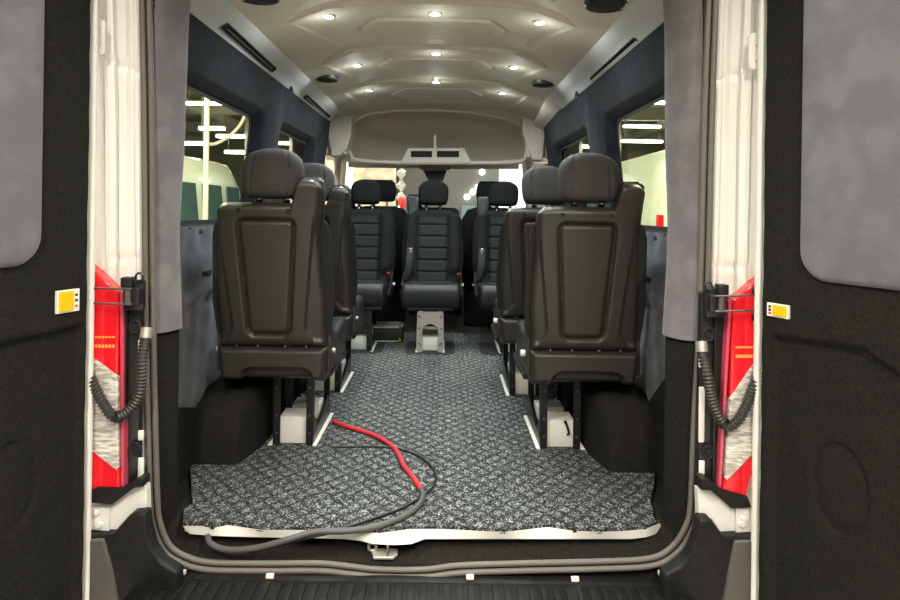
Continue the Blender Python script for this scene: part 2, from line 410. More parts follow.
o = np_grid('ceiling', np.stack([Xg,Yg,Zb],-1), 'beige', autosm=80); tag(o,'beige pressed headliner with three long hatches','ceiling',kind='structure')
def ceil_z(x,y):
    i = int(round((x+.712)/1.424*(NX-1))); j = int(round((y-1.88)/(YH-1.88)*(NY-1)))
    i = min(max(i,0),NX-1); j = min(max(j,0),NY-1); return float(Zb[i,j])
# roof and body skins outside the lining keep the daylight of the hall out
mb = MB(); mb.box((0,3.9,1.90),(2.0,5.1,.05),.02)
o = mb.build('trim_9','white'); tag(o,'white painted roof skin above the headliner','roof skin',kind='structure')
for s, side, n in ((-1,'left','trim_10'),(1,'right','trim_11')):
    mb = MB()
    mb.box((s*.985,4.12,.40),(.03,4.48,.92)); mb.box((s*.965,4.12,1.66),(.04,4.48,.44))
    mb.box((s*.925,3.36,1.15),(.02,.26,.62)); mb.box((s*.965,4.6,1.15),(.02,.55,.62))
    o = mb.build(n,'white',smooth=False); tag(o,f'white {side} body side outside the lining','body side',kind='structure')

# suede D pillars just inside the rear opening
for s, side, xs_, n, cut in ((-1,'left',(-.800,-.745),'trim_12',-.0),(1,'right',(.815,.742),'trim_13',0)):
    ny, nz = 26, 60
    pr = []
    for k in range(ny):
        t = k/(ny-1)
        # from seal, bulging inwards to the pillar nose, then back to the lining
        if t < .75: q = t/.75; x = xs_[0]+(xs_[1]-xs_[0])*q**.8; y = 1.885+.11*q**1.5
        else: q = (t-.75)/.25; x = xs_[1]+(s*.79-xs_[1])*q; y = 1.995+.07*q**.6
        pr.append((x,y))
    zs = np.linspace(.575,1.73,nz)
    P = np.zeros((ny,nz,3))
    for i,(x,y) in enumerate(pr):
        for j,z in enumerate(zs):
            dx = -s*.03*max(0,(z-1.25))/.45 - s*(-.006)*math.sin(z*9)
            P[i,j] = (x+dx, y, z + (.03*(i/ny-.5)**2 if j==0 else 0))
    o = np_grid(n,P,'pillar',autosm=60); tag(o,f'mauve grey suede pillar cover inside the {side} edge of the rear opening','pillar',kind='structure')
    P2 = []
    for i,(x,y) in enumerate(pr):
        P2.append([(x+s*.006,y+.004,z) for z in np.linspace(-.08,.59,12)])
    q = np_grid('pillar_foot',np.array(P2),'felt',o,autosm=60); q['label']='black felt lower pillar cover'

# ------------------------------------------------------------------ rear opening: seal, jamb, sill
SY = 1.862
left_px = [(147,-60),(146,0),(148,120),(149,250),(150,340),(152,430),(154,500)]
seal = [atY(x,y,SY) for x,y in left_px]
corner = [atY(x,y,SY) for x,y in ((157,525),(167,548),(185,560),(210,566))]
bot = [atY(x,y,SY) for x,y in ((260,567),(320,567),(350,570),(380,573),(425,573),(460,569),(520,567),(600,565))]
cr = [atY(x,y,SY) for x,y in ((650,562),(673,551),(688,530),(694,505))]
rr_ = [atY(x,y,SY) for x,y in ((697,430),(702,340),(705,250),(708,120),(712,0),(714,-60))]
top = [Vector((.72,SY,1.74)), Vector((.62,SY,1.80)), Vector((0,SY,1.83)), Vector((-.62,SY,1.80)), Vector((-.74,SY,1.74))]
path = smooth_path(seal+corner+bot+cr+rr_+top+[seal[0]], 6)[:-1]
root = empty('rubber_seal',(0,SY,-.1),0,'grey-brown ribbed rubber seal framing the rear opening','seal')
cen = Vector((0,SY,.8))
def offs(path, k, dy):
    out = []; m = len(path)
    for i in range(m):
        t = (path[(i+1)%m]-path[i-1]).normalized(); nrm = t.cross(Vector((0,1,0))).normalized()
        if (path[i]+nrm*.01-cen).length > (path[i]-cen).length: nrm = -nrm
        out.append(path[i]+nrm*k+Vector((0,dy,0)))
    return out
loc = lambda pts: [Vector(p)-root.location for p in pts]
mb = MB(); mb.tube(loc(offs(path,.008,.004)),.0085,10,closed=True); mb.build('sealing_bead','rubber',root)
mb = MB(); mb.tube(loc(offs(path,-.010,-.002)),.0085,10,closed=True); mb.build('outer_lip','rubber',root)
mb = MB(); mb.tube(loc(offs(path,-.001,.012)),.010,8,closed=True); mb.build('carrier','blackm',root)

# ---- white jamb panels: vertical pressed profile between the seal and the door edge
def jamb(s, n, side):
    # profile across x at constant z : (distance outwards from seal, y)
    prof = [(.004,1.870),(.018,1.869),(.026,1.860),(.034,1.859),(.040,1.864),(.048,1.863),(.056,1.852),(.076,1.848),(.078,1.856),(.082,1.856),(.084,1.840),(.100,1.836),(.104,1.824),(.107,1.836),(.116,1.822),(.150,1.817),(.17,1.83),(.20,1.86),(.20,1.95)]
    zs = np.linspace(-.32,1.86,320)
    P = np.zeros((len(prof),len(zs),3))
    lx = [(p.z,p.x) for p in (seal if s<0 else rr_)]; lx.sort()
    zz=[a for a,b in lx]; xx=[b for a,b in lx]
    for i,(d,y) in enumerate(prof):
        for j,z in enumerate(zs):
            x0 = np.interp(z,zz,xx)
            wob = .0018*math.sin(z*6+i*.4)*(1 if 2<i<12 else 0)
            P[i,j] = (x0+s*(d+wob), y+(.007*math.exp(-((z-1.325-.02*i/6)/.012)**2)+.005*math.exp(-((z-.80)/.012)**2) if 1<i<13 else 0), z)
    o = np_grid(n,P,'white',autosm=28)
    tag(o,f'white painted {side} door jamb with vertical pressings','jamb',kind='structure'); return o
jl = jamb(-1,'trim_14','left'); jr = jamb(1,'trim_15','right')
mb = MB(); mb.box((0,1.87,1.86),(2.0,.08,.10),.01); o = mb.build('trim_16','white'); tag(o,'white header above the rear opening','header',kind='structure')

# ---- bolts plate on the upper jamb
def hinge_plate(px,py,label,par):
    c = atY(px,py,1.800); root = empty('hinge',c); root.parent = par; root['label'] = label
    mb = MB(); pts = rrect(0,0,.042,.10,.012); mb.prism([(x,0,z) for x,z in pts],(0,-.010,0)); mb.build('hinge_leaf','white',root,bevel=.002)
    for dz in (.025,-.02):
        mb = MB(); mb.cyl((0.002,-.014,dz),(0,1,0),.0095,.010,6); mb.build('bolt','white',root)
hinge_plate(99,38,'white painted upper hinge plate with bolts',jl)
hinge_plate(755,52,'white painted upper hinge plate with bolts',jr)

# ------------------------------------------------------------------ tail lamps and jamb hardware
def taillight(s):
    Y = 1.80
    X = (lambda px,py: atY(px,py,Y))
    side = 'left' if s<0 else 'right'
    if s<0:
        o_top=(91,264); i_top=(121,292); i_a=(120,376); o_a=(88,352); i_b=(121,466); o_b=(88,440); i_bot=(122,489); o_bot=(90,489)
    else:
        o_top=(760,275); i_top=(731,300); i_a=(728,398); o_a=(760,352); i_b=(723,476); o_b=(758,440); i_bot=(720,492); o_bot=(744,494)
    root = empty('tail_light', X(*i_bot),0, f'tall red and clear tail light at the {side} rear corner','tail light')
    L = lambda p: X(*p)-root.location
    def lens(pts,name,m,inset=0,label=None):
        P3=[L(p) for p in pts]
        mb=MB(); mb.prism([p+Vector((0,.03,0)) for p in P3],(0,-.045,0)); ob=mb.build(name,m,root,bevel=.004)
        if label: ob['label']=label
        return ob
    lens([o_top,i_top,i_a,o_a],'upper_lens','red',label='red upper lens')
    lens([o_a,i_a,i_b,o_b],'middle_lens','clear',label='clear ribbed middle lens')
    lens([o_b,i_b,i_bot,o_bot],'lower_lens','red',label='red lower lens')
    # housing edge
    mb=MB(); w = 4 if s<0 else -4
    off=Vector((-s*.009,.0,0))
    mb.prism([L(i_top)+Vector((0,.05,0)),L(i_bot)+Vector((0,.05,0)),L(i_bot)+Vector((0,-.008,0)),L(i_top)+Vector((0,-.008,0))],off)
    mb.build('housing','pinkred',root,bevel=.002)['label']='pinkish lamp side wall'
    # light divider strips on both sides of the clear lens
    for a,b in ((o_a,i_a),(o_b,i_b)):
        mb=MB(); mb.bar(L(a)+Vector((0,-.016,0)),L(b)+Vector((0,-.016,0)),.005,.010); mb.build('divider','clear',root)
    # amber lettering-like reflectors embedded in the red lens
    ax = (94,118) if s<0 else (733,752); ay=(336,345) if s<0 else (346,355)
    for j in range(2):
        for k in range(7):
            p=L((ax[0]+(ax[1]-ax[0])*(k+.5)/7, ay[0]+(ay[1]-ay[0])*j))
            mb=MB(); mb.box(p+Vector((0,-.0155,0)),(.0062,.002,.008 if j else .005)); mb.build('reflector_cell','amber',root,smooth=False)
    return root
taillight(-1); taillight(1)

def jamb_hardware(s):
    side='left' if s<0 else 'right'; Y=1.832
    f=(lambda px: px) if s<0 else None
    # black channel plate behind lamp
    xs_=(119,143) if s<0 else (699,727)
    a=atY(xs_[0],300,Y); b=atY(xs_[1],300,Y); t=atY(xs_[0],292,Y); bo=atY(xs_[0],488,Y)
    root=empty('lamp_channel',(a.x,Y,bo.z),0,f'black plastic channel beside the {side} tail light','channel')
    mb=MB(); cx=(b.x-a.x)/2; mb.box((cx,.0,(t.z-bo.z)/2),(abs(b.x-a.x),.03,t.z-bo.z),.006)
    mb.build('channel_plate','black',root)
    ix = 131 if s<0 else 712
    xr=atY(ix,300,Y).x-a.x
    mb=MB(); mb.box((xr,-.02,(t.z-bo.z)/2),(.006,.02,t.z-bo.z-.02),.002); mb.build('rib','black',root)
    for py in ((325,446) if s<0 else (333,449)):
        c=atY(139 if s<0 else 705,py,Y)-root.location
        mb=MB(); mb.tube([c+Vector((.014*math.cos(q),-.024,.017*math.sin(q))) for q in np.linspace(0,2*math.pi,17)[:-1]],.004,8,closed=True)
        mb.cyl(c+Vector((0,-.02,0)),(0,1,0),.010,.006,16); mb.build('grommet','blackm',root)
    for (y0,y1) in (((338,352),(428,438),(455,478)) if s<0 else ((350,366),(385,440),(458,480))):
        c0=atY(144 if s<0 else 699,y0,Y)-root.location; c1=atY(144 if s<0 else 699,y1,Y)-root.location
        mb=MB(); mb.box(((c0.x+c1.x)/2,-.018,(c0.z+c1.z)/2),(.016,.008,abs(c0.z-c1.z)),.003); mb.build('painted_land','white',root)['label']='white painted land between black grommets'
    # door check strap
    Yc=1.78
    bx=(122,143) if s<0 else (707,727)
    by=(278,313) if s<0 else (285,320)
    c=atY(sum(bx)/2,sum(by)/2,Yc)
    root=empty('door_check_strap',c,0,f'black door check strap with twin rods above the {side} conduit','door check')
    L=lambda px,py,dy=0: atY(px,py,Yc+dy)-c
    w=abs(L(bx[1],0).x-L(bx[0],0).x); h=abs(L(0,by[0]).z-L(0,by[1]).z)
    mb=MB(); mb.box((0,.012,0),(w,.02,h*.88),.006); mb.box((s*.012,.0,h*.38),(w*.55,.03,h*.3),.004); mb.box((-s*.018,-.002,0),(w*.35,.04,h*.5),.004); mb.build('bracket','black',root)
    rx=(s*.004)
    mb=MB(); mb.cyl((rx,-.018,0),(0,0,1),.0095,.034,16); mb.build('roller','darksteel',root)['label']='dull metal roller'
    ox=88 if s<0 else 757
    for dy_,yy in ((-.0,287 if s<0 else 294),(0,302 if s<0 else 309)):
        p1=L(136 if s<0 else 712,yy+1); p2=L(ox,yy)
        mb=MB(); mb.tube([p1+Vector((0,-.022,0)),(p1+p2)/2+Vector((0,-.026,0)),p2+Vector((0,-.016,0))],.0032,8); mb.build('rod','darksteel',root)
    rp=L(140 if s<0 else 708,277 if s<0 else 286,.0)
    mb=MB(); mb.tube([rp+Vector((.010*math.cos(q),-.004,.011*math.sin(q))) for q in np.linspace(0,2*math.pi,17)[:-1]],.0032,8,closed=True); mb.build('ring','black',root)
    for yy in ((283,306) if s<0 else (288,314)):
        p=L(ox+s*-3,yy+3); mb=MB(); mb.box(p+Vector((0,-.012,0)),(.022,.012,.026),.008,3); mb.build('end_pad','black',root)
    # corrugated conduit
    Yk=1.765
    if s<0: pts=[(141,338),(142,360),(141,385),(136,402),(124,414),(113,416),(103,403),(95,388),(88,372)]
    else:   pts=[(706,352),(707,372),(711,395),(718,415),(728,426),(738,420),(747,404),(753,388),(760,372)]
    P3=[atY(x,y,Yk) for x,y in pts]; P3[0].y+=.03
    pth=smooth_path(P3,26); base=P3[4].copy()
    root=empty('cable_conduit',base,0,f'black corrugated cable conduit looping below the {side} check strap','conduit')
    pth=[p-base for p in pth]; d=0; rad=[]
    for i,p in enumerate(pth):
        if i: d+=(p-pth[i-1]).length
        rad.append(.0135+.0022*math.sin(d*2*math.pi/.0085))
    # resample finely so that each corrugation has several rings
    fine=resample(pth,260); tot=d
    rad=[.0130+.0021*math.sin(k/259*tot*2*math.pi/.0095) for k in range(260)]
    mb=MB(); mb.tube(fine,rad,14); mb.build('corrugated_tube',mat('conduit_plastic_'+side,(.035,.033,.030),.42),root,autosm=80)
    k=int(260*(.60 if s<0 else .50)); mb=MB(); mb.tube(fine[k:k+9],.0165,14); mb.build('collar','black',root)
    mb=MB(); mb.tube([fine[0]+Vector((0,.004,.022)),fine[4]],.016,14); mb.build('end_sleeve','galv',root)['label']='grey end sleeve'
    # cap below lamp, painted bracket, bumper end
    if s<0:
        cap=[(88,492),(97,488),(122,489),(138,479),(143,479),(143,487),(134,488),(111,505),(88,503)]
        brk=[(88,503),(111,505),(134,487),(146,486),(147,512),(131,514),(112,536),(88,536)]
        be=[(84,534),(112,536),(131,514),(145,513),(147,530),(152,549),(162,563),(178,573),(178,610),(84,610)]
        sat=[(84,541),(103,539),(112,570),(120,612),(84,612)]
        bolts=[(97,512),(99,525)]
    else:
        cap=[(748,497),(722,490),(707,478),(701,479),(701,490),(712,491),(732,508),(752,508)]
        brk=[(753,508),(732,508),(711,490),(698,489),(699,518),(711,519),(724,538),(753,537)]
        be=[(757,536),(724,538),(711,519),(700,519),(697,535),(691,553),(680,567),(664,575),(664,610),(757,610)]
        sat=[(757,541),(735,541),(728,575),(722,612),(757,612)]
        bolts=[(744,518),(742,524)]
    def plate(pts,Y,th,name,m,label,cat,kind=None,bev=.003):
        P=[atY(x,y,Y) for x,y in pts]; b=P[-1].copy()
        mb=MB(); mb.prism([p-b for p in P],(0,th,0)); o=mb.build(name,m,None,bevel=bev); o.location=b; return tag(o,label,cat,kind=kind)
    plate(cap,1.775,.045,'lamp_sill_cap','bumper',f'glossy black cap under the {side} tail light','cap')
    br=plate(brk,1.80,.03,'body_bracket','white',f'white painted corner bracket between {side} lamp cap and bumper','bracket')
    xa = 88 if s<0 else 735; xb = 110 if s<0 else 753
    pp=[atY(xa,507,1.796)-br.location,atY(xb,507,1.796)-br.location,atY(xb,533,1.796)-br.location,atY(xa,533,1.796)-br.location]
    mb=MB(); mb.prism(pp,(0,-.006,0)); mb.build('bolt_plate','white',br,bevel=.002)
    for q in bolts:
        c=atY(q[0],q[1],1.787)-br.location; mb=MB(); mb.cyl(c,(0,1,0),.009,.01,12); mb.build('bolt','white',br,bevel=.002)
    e=plate(be,1.765,.045,'bumper_end','bumper',f'black moulded bumper end at the {side} corner','bumper end',bev=.008)
    P=[atY(x,y,1.758)-e.location for x,y in sat]; mb=MB(); mb.prism(P,(0,.02,0)); mb.build('satin_face',mat('satin_grey_'+side,(.085,.078,.068),.38),e,bevel=.006)['label']='satin grey outer face'
jamb_hardware(-1); jamb_hardware(1)

# ------------------------------------------------------------------ bumper step
root=empty('step_bumper',(0,1.7,-.125),0,'black ribbed plastic bumper step below the rear opening','bumper')
mb=MB(); mb.box((-.01,-.06,.0),(1.55,.40,.05),.012); mb.box((-.01,.150,.000),(1.60,.05,.06),.01)
mb.build('step_tread','bumper',root)
for k in range(44):
    x=-.72+k*.0335
    mb=MB(); mb.box((x,-.055,.027),(.020,.34,.006),.0015); mb.build('tread_rib','bumper',root)
clips=[(182,572,'leftmost'),(270,576,'second from left'),(470,577,'third from left'),(575,579,'second from right'),(662,573,'rightmost')]
for px,py,w in clips:
    c=atY(px,py,1.838); mb=MB(); mb.box((0,0,0),(.022,.012,.012),.002); o=mb.build('fixing_clip',MT['whitebox']); o.location=c
    tag(o,f'small white fixing clip on the bumper step, {w} of five','clip','white clips on the bumper step')

# latch striker
c=atZ(384,556,-.066)
root=empty('latch_striker',(c.x,c.y,-.066),0,'bare metal latch striker on the black threshold','latch')
mb=MB(); mb.prism([(-.03,-.022,.0),(.028,-.022,0),(.040,-.008,.002),(.040,.012,.01),(-.018,.010,.01),(-.034,.0,.006)],(0,0,.008)); mb.build('base_plate','galv',root,bevel=.002)
mb=MB(); mb.tube(smooth_path([(.012,-.015,.006),(.012,-.017,.035),(.012,0,.046),(.012,.012,.035),(.012,.014,.008)],5),.0048,10); mb.build('striker_loop','chrome',root)
mb=MB(); mb.tube([(-.035+.011*math.cos(q),.004,.024+.011*math.sin(q)) for q in np.linspace(0,2*math.pi,17)[:-1]],.0045,8,closed=True); mb.box((-.028,.004,.008),(.02,.006,.012),.002); mb.build('eyelet','galv',root)

# ------------------------------------------------------------------ rear doors, standing open
def rear_door(n, s, hx, ang, lines):
    """s=-1 left; local x runs from hinge edge outwards, local y = inner face normal, z up"""
    side='left' if s<0 else 'right'
    root=empty(n,(hx,1.765,0),0,f'{side} rear door standing open with black felt lining and grey window pad','door',kind='structure')
    d=Vector((s*math.sin(R(ang)),-math.cos(R(ang)),0))       # outwards along the door
    nrm=Vector((-s*math.cos(R(ang)),-math.sin(R(ang)),0))    # inner face normal, towards the camera axis
    def W(a,b,z): return Vector((0,0,0))+d*a+nrm*b+Vector((0,0,z))
    H0,H1,LEN=-.30,1.80,.80
    # steel shell
    mb=MB(); pts=[(0,-.05),(LEN,-.05),(LEN,.0),(.012,.0),(0,-.006)]
    mb.prism([W(a,b,H0) for a,b in pts],(0,0,H1-H0)); mb.build('door_shell','white',root,bevel=.004)
    # white hem / seal flange along the hinge edge
    mb=MB(); mb.tube([W(.004,.004,z) for z in np.linspace(H0,H1,40)],.0105,10); mb.build('edge_flange','white',root)
    mb=MB()
    # lining relief as heightfield
    na,nz=150,220
    a=np.linspace(.020,LEN-.02,na); z=np.linspace(H0+.02,H1-.03,nz); A_,Z_=np.meshgrid(a,z,indexing='ij')
    b=.006+.020*sstep(0,.02,A_-.02)
    return root,W,A_,Z_,b,d,nrm
def to_door(root,d,nrm,px,py,b=.018):
    r=ray(px,py); p0=root.location; t=(p0+nrm*b-CAM).dot(nrm)/r.dot(nrm); q=CAM+r*t-p0; return q.dot(d), q.z
def build_door(n,s,hx,ang,feat):
    root,W,A_,Z_,b,d,nrm=rear_door(n,s,hx,ang,None)
    D=lambda px,py: to_door(root,d,nrm,px,py)
    # lower pocket field: polyline top edge
    pl=[D(*p) for p in feat['line']]; pa=[p[0] for p in pl]; pz=[p[1] for p in pl]
    o_=np.argsort(pa); zt=np.interp(A_,np.array(pa)[o_],np.array(pz)[o_])
    ain=pl[0][0]
    # the lining steps in below this edge and inside the hinge-side margin
    inside=sstep(-.006,.012,zt-Z_)*sstep(-.006,.012,A_-ain)
    b=b-.019*inside
    if 'ring' in feat:
        (cx,cy,rx,ry)=feat['ring']; ca,cz=D(cx,cy); ea,_=D(cx+rx,cy); _,ez_=D(cx,cy+ry)
        ra=abs(ea-ca); rz=abs(ez_-cz); q=np.sqrt(((A_-ca)/ra)**2+((Z_-cz)/rz)**2)
        b=b-.011*np.exp(-((q-1)/.07)**2)-.003*sstep(1,.9,q)
    for (cx,cy,rr) in feat.get('dots',[]):
        ca,cz=D(cx,cy); q=np.sqrt((A_-ca)**2+(Z_-cz)**2); b=b-.003*np.exp(-((q-rr)/.006)**2)
    b=b+.0015*np.sin(A_*40+Z_*17)*np.sin(Z_*29)
    P=np.zeros(A_.shape+(3,)); 
    for k in range(3): P[...,k]=d[k]*A_+nrm[k]*b
    P[...,2]+=Z_
    Q=np.zeros_like(P)
    for k in range(3): Q[...,k]=d[k]*A_+nrm[k]*.001
    Q[...,2]+=Z_
    np_slab('felt_lining',P,Q,'door_felt',root)['label']='black felt lining'
    # grey suede pad over the window
    pc=[D(*p) for p in feat['pad']]; a0=pc[0][0]; z0=pc[1][1]
    nn=40; r=.075
    def inset(k): return rrect((a0+.72)/2,(z0+1.68)/2,(.72-a0)-2*k,(1.68-z0)-2*k,max(r-k,.01),8)
    mb=MB(); rg=[]
    for k,bb in ((0,.020),(.001,.030),(.006,.038),(.016,.042),(.05,.044)):
        rg.append([W(u,bb,v) for u,v in inset(k)])
    mb.rings(rg,cap1=True); mb.build('window_pad','pad',root,autosm=60)['label']='grey suede pad'
    # reflector label
    (x0,y0,x1,y1,wl)=feat['label']
    a_0,zt_=D(x0,y0); a_1,zb_=D(x1,y1); lo_,hi=min(a_0,a_1),max(a_0,a_1); bt,tp=min(zt_,zb_),max(zt_,zb_)
    bb=.029
    lab=empty('warning_reflector',(0,0,0)); lab.parent=root; lab['label']='amber reflector with white caption strip'
    mb=MB(); mb.prism([W(lo_,bb-.008,bt),W(hi,bb-.008,bt),W(hi,bb-.008,tp),W(lo_,bb-.008,tp)],nrm*.011); mb.build('white_backing','whitebox',lab,smooth=False)
    # local: nearer the hinge = small a ; white caption is at hinge side
    m0=lo_+(hi-lo_)*.30
    mb=MB(); mb.prism([W(m0,bb+.003,bt+.004),W(hi-.004,bb+.003,bt+.004),W(hi-.004,bb+.003,tp-.004),W(m0,bb+.003,tp-.004)],nrm*.003); mb.build('amber_face','yellow',lab,smooth=False)
    for k in range(3):
        zc=bt+(tp-bt)*(.25+.25*k); ac=lo_+(hi-lo_)*.14
        mb=MB(); mb.prism([W(ac-.004,bb+.003,zc-.004),W(ac+.004,bb+.003,zc-.004),W(ac+.004,bb+.003,zc+.002),W(ac-.004,bb+.003,zc+.002)],nrm*.0008); mb.build('caption_mark','redbutton' if k==0 else 'blackm',lab,smooth=False)
    if 'latch' in feat:
        ca,cz=D(*feat['latch'])
        mb=MB(); mb.prism([W(ca-.018,.012,cz-.014),W(ca+.018,.012,cz-.014),W(ca+.018,.012,cz+.016),W(ca-.018,.012,cz+.016)],nrm*.008); lt=mb.build('latch_socket','blackm',root,bevel=.002)
        mb=MB(); mb.cyl(W(ca+.005,.022,cz),tuple(nrm),.007,.006,12); mb.build('latch_pin','galv',lt)['label']='metal pin'
    if 'screw' in feat:
        for q in feat['screw']:
            ca,cz=D(*q); mb=MB(); mb.cyl(W(ca,.020,cz),tuple(nrm),.003,.004,8); mb.build('stud','galv',root)
    return root
le=atY(91,250,1.765).x; re=atY(759,250,1.765).x
build_door('door_1',-1,le,17,dict(line=[(82,325),(40,335),(5,342),(-80,362)],pad=[(39,100),(0,268)],label=(53,291,75,310,1),
    dots=[(52,378,.022)],ring=(14,490,26,42),screw=[(71,320)]))
build_door('door_2',1,re,22,dict(line=[(772,335),(830,343),(866,349),(880,360),(900,374),(960,380)],pad=[(806,100),(870,287)],label=(771,302,792,319,1),
    ring=(836,490,27,42),dots=[(790,382,.022)],latch=(836,323)))

# ------------------------------------------------------------------ passenger seats
TILT=math.tan(R(9))
def tilt(P, z0=.42):
    P[...,1] -= (P[...,2]-z0)*TILT; return P
def seat_meshes():
    """one forward facing seat at the origin: back plane of the backrest foot at y=0, floor at z=0"""
    parts={}
    # --- plastic back shell
    uu=np.concatenate([np.linspace(-1,-.78,16),np.linspace(-.76,.40,46),np.linspace(.41,.60,18),np.linspace(.61,.78,8),np.linspace(.79,1,16)])
    vv=np.concatenate([np.linspace(0,.06,7),np.linspace(.07,.93,70),np.linspace(.94,1,10)])
    U,V=np.meshgrid(uu,vv,indexing='ij')
    zb=.428; hx=.193
    xt=U*hx
    def ztop(x):
        z=np.full_like(x,.968)
        dl=x+hx; c=np.clip(.045-dl,0,.045); z-= .045-np.sqrt(np.maximum(.045**2-c**2,0))
        tw=sstep(.082,.104,x); z+=tw*.088
        dr=hx-x; c=np.clip(.055-dr,0,.055); z-=(.055-np.sqrt(np.maximum(.055**2-c**2,0)))
        c=np.clip(.125-x,0,.03); z-= tw*(.03-np.sqrt(np.maximum(.03**2-c**2,0)))*.6
        return z
    zt=ztop(xt); Z=zb+(zt-zb)*V
    xl=np.interp(Z,[.43,.6,.9,1.06],[-.198,-.210,-.196,-.190]); xr=np.interp(Z,[.43,.6,.85,.97,1.06],[.200,.200,.180,.190,.203])
    X=xl+(xr-xl)*(U+1)/2
    e=np.minimum(np.minimum(X-xl,xr-X),np.minimum(zt-Z+.0,Z-zb))
    dep=.034*(1-np.exp(-np.maximum(e,0)/.010))
    # centre panel trapezoid
    L=np.interp(Z,[.475,.908],[-.088,-.118]); Rr=np.interp(Z,[.475,.908],[.068,.096])
    q1=np.maximum(L-X,X-Rr); q2=np.maximum(.475-Z,Z-.908); r=.03
    sd=np.sqrt(np.maximum(q1+r,0)**2+np.maximum(q2+r,0)**2)+np.minimum(np.maximum(q1+r,q2+r),0)-r
    dep-= .005*sstep(.004,-.002,sd); dep-= .013*np.exp(-((sd+.004)/.0075)**2)
    # flank facets
    ll=np.interp(Z,[.45,.50,.90],[-.175,-.142,-.186]); rl=np.interp(Z,[.45,.50,.90],[.160,.122,.160])
    zf=sstep(.445,.47,Z)*(1-sstep(.86,.93,Z))
    dep-= .014*sstep(-.004,.006,ll-X)*zf; dep-= .014*sstep(-.004,.006,X-rl)*zf
    # parting line of the belt tower cap
    dep-= .004*np.exp(-((Z-(.990-.12*(X-.1)))/.0035)**2)*(X>.09)
    P=np.stack([X,-dep,Z],-1); Q=np.stack([X,np.full_like(X,.012)+.02*(X>.1),Z],-1)
    parts['back_shell']=(tilt(P),tilt(Q))
    # --- padded backrest, bolsters around a stitched centre insert
    uu=np.linspace(-1,1,61); vv=np.linspace(0,1,90); U,V=np.meshgrid(uu,vv,indexing='ij')
    zt=.962-.05*np.abs(U)**5-.02*U**2; Z=.40+(zt-.40)*V
    hw=np.interp(Z,[.4,.6,.85,.98],[.208,.227,.217,.182]); X=U*hw
    inn=sstep(.118,.100,np.abs(X))
    th=.085+.035*sstep(.09,.15,np.abs(X))*sstep(.45,.55,Z)
    rim=np.minimum(np.minimum(1-np.abs(U),1.0),np.minimum(V,1-V)*4)
    th=th*(1-(1-np.clip(rim*4.5,0,1))**2.2*.85)
    th-= .010*np.exp(-((np.abs(X)-.108)/.005)**2)
    for zz in (.50,.585,.67,.755,.84): th-= .011*inn*np.exp(-((Z-zz)/.007)**2)
    P=np.stack([X,th,Z],-1); Q=np.stack([X,np.full_like(X,.008),Z],-1)
    parts['backrest']=(tilt(P),tilt(Q))
    # --- centre insert cloth, lighter, laid 2 mm proud
    uu=np.linspace(-1,1,27); vv=np.linspace(0,1,90); U,V=np.meshgrid(uu,vv,indexing='ij')
    Z=.44+(.90-.44)*V; X=U*.102; th=.0885+.0*X
    for zz in (.50,.585,.67,.755,.84): th-= .012*np.exp(-((Z-zz)/.007)**2)
    th-= .02*(np.abs(U)>.99)
    P=np.stack([X,th,Z],-1); Q=np.stack([X,th-.012,Z],-1)
    parts['centre_insert']=(tilt(P),tilt(Q))
    # --- headrest
    uu=np.linspace(-1,1,41); vv=np.linspace(-1,1,33); U,V=np.meshgrid(uu,vv,indexing='ij')
    a=.112; Zc,hh=1.076,.094
    X=U*a*(1-.10*(V<0)*V**2-.16*np.clip(V,0,1)**3)*(1-.05*np.abs(V)**6)
    Z=Zc+V*hh*(1-.30*np.abs(U)**3*(V>0)-.10*np.abs(U)**5*(V<0))
    prof=(np.clip(1-np.abs(U)**5,0,1)**.42)*(np.clip(1-np.abs(V)**6,0,1)**.45)
    seam=np.exp(-((np.abs(U)-.62+.06*V)/.03)**2)
    bk=-.012-(.030+.022*(1-V*.3))*prof+.006*seam+.012*(V>0)*V**2
    ft=.0+.060*prof-.003*seam
    P=np.stack([X,bk+.055,Z],-1); Q=np.stack([X,ft+.055,Z],-1)
    P[...,1]-=(Zc-.42)*TILT*.9; Q[...,1]-=(Zc-.42)*TILT*.9
    parts['headrest']=(P,Q)
    # --- lower rear housing with arched scoop
    uu=np.linspace(-1,1,70); vv=np.linspace(0,1,30); U,V=np.meshgrid(uu,vv,indexing='ij')
    Z=.302+(.43-.302)*V; hw=.196+.012*np.sin(np.clip(V,0,1)*math.pi*.55); X=U*hw
    rim=np.minimum(1-np.abs(U),np.minimum(V*.7+.01,(1-V)*.7+.02))
    dep=.040*(1-(1-np.clip(rim*7,0,1))**2.4)
    q=np.sqrt(((X-.015)/.135)**4+(np.abs(Z-.285)/.072)**4)
    dep-= .034*sstep(1.08,.92,q)
    P=np.stack([X,-dep,Z],-1); Q=np.stack([X,np.full_like(X,.06),Z],-1)
    parts['rear_housing']=(P,Q)
    return parts
SP=seat_meshes()
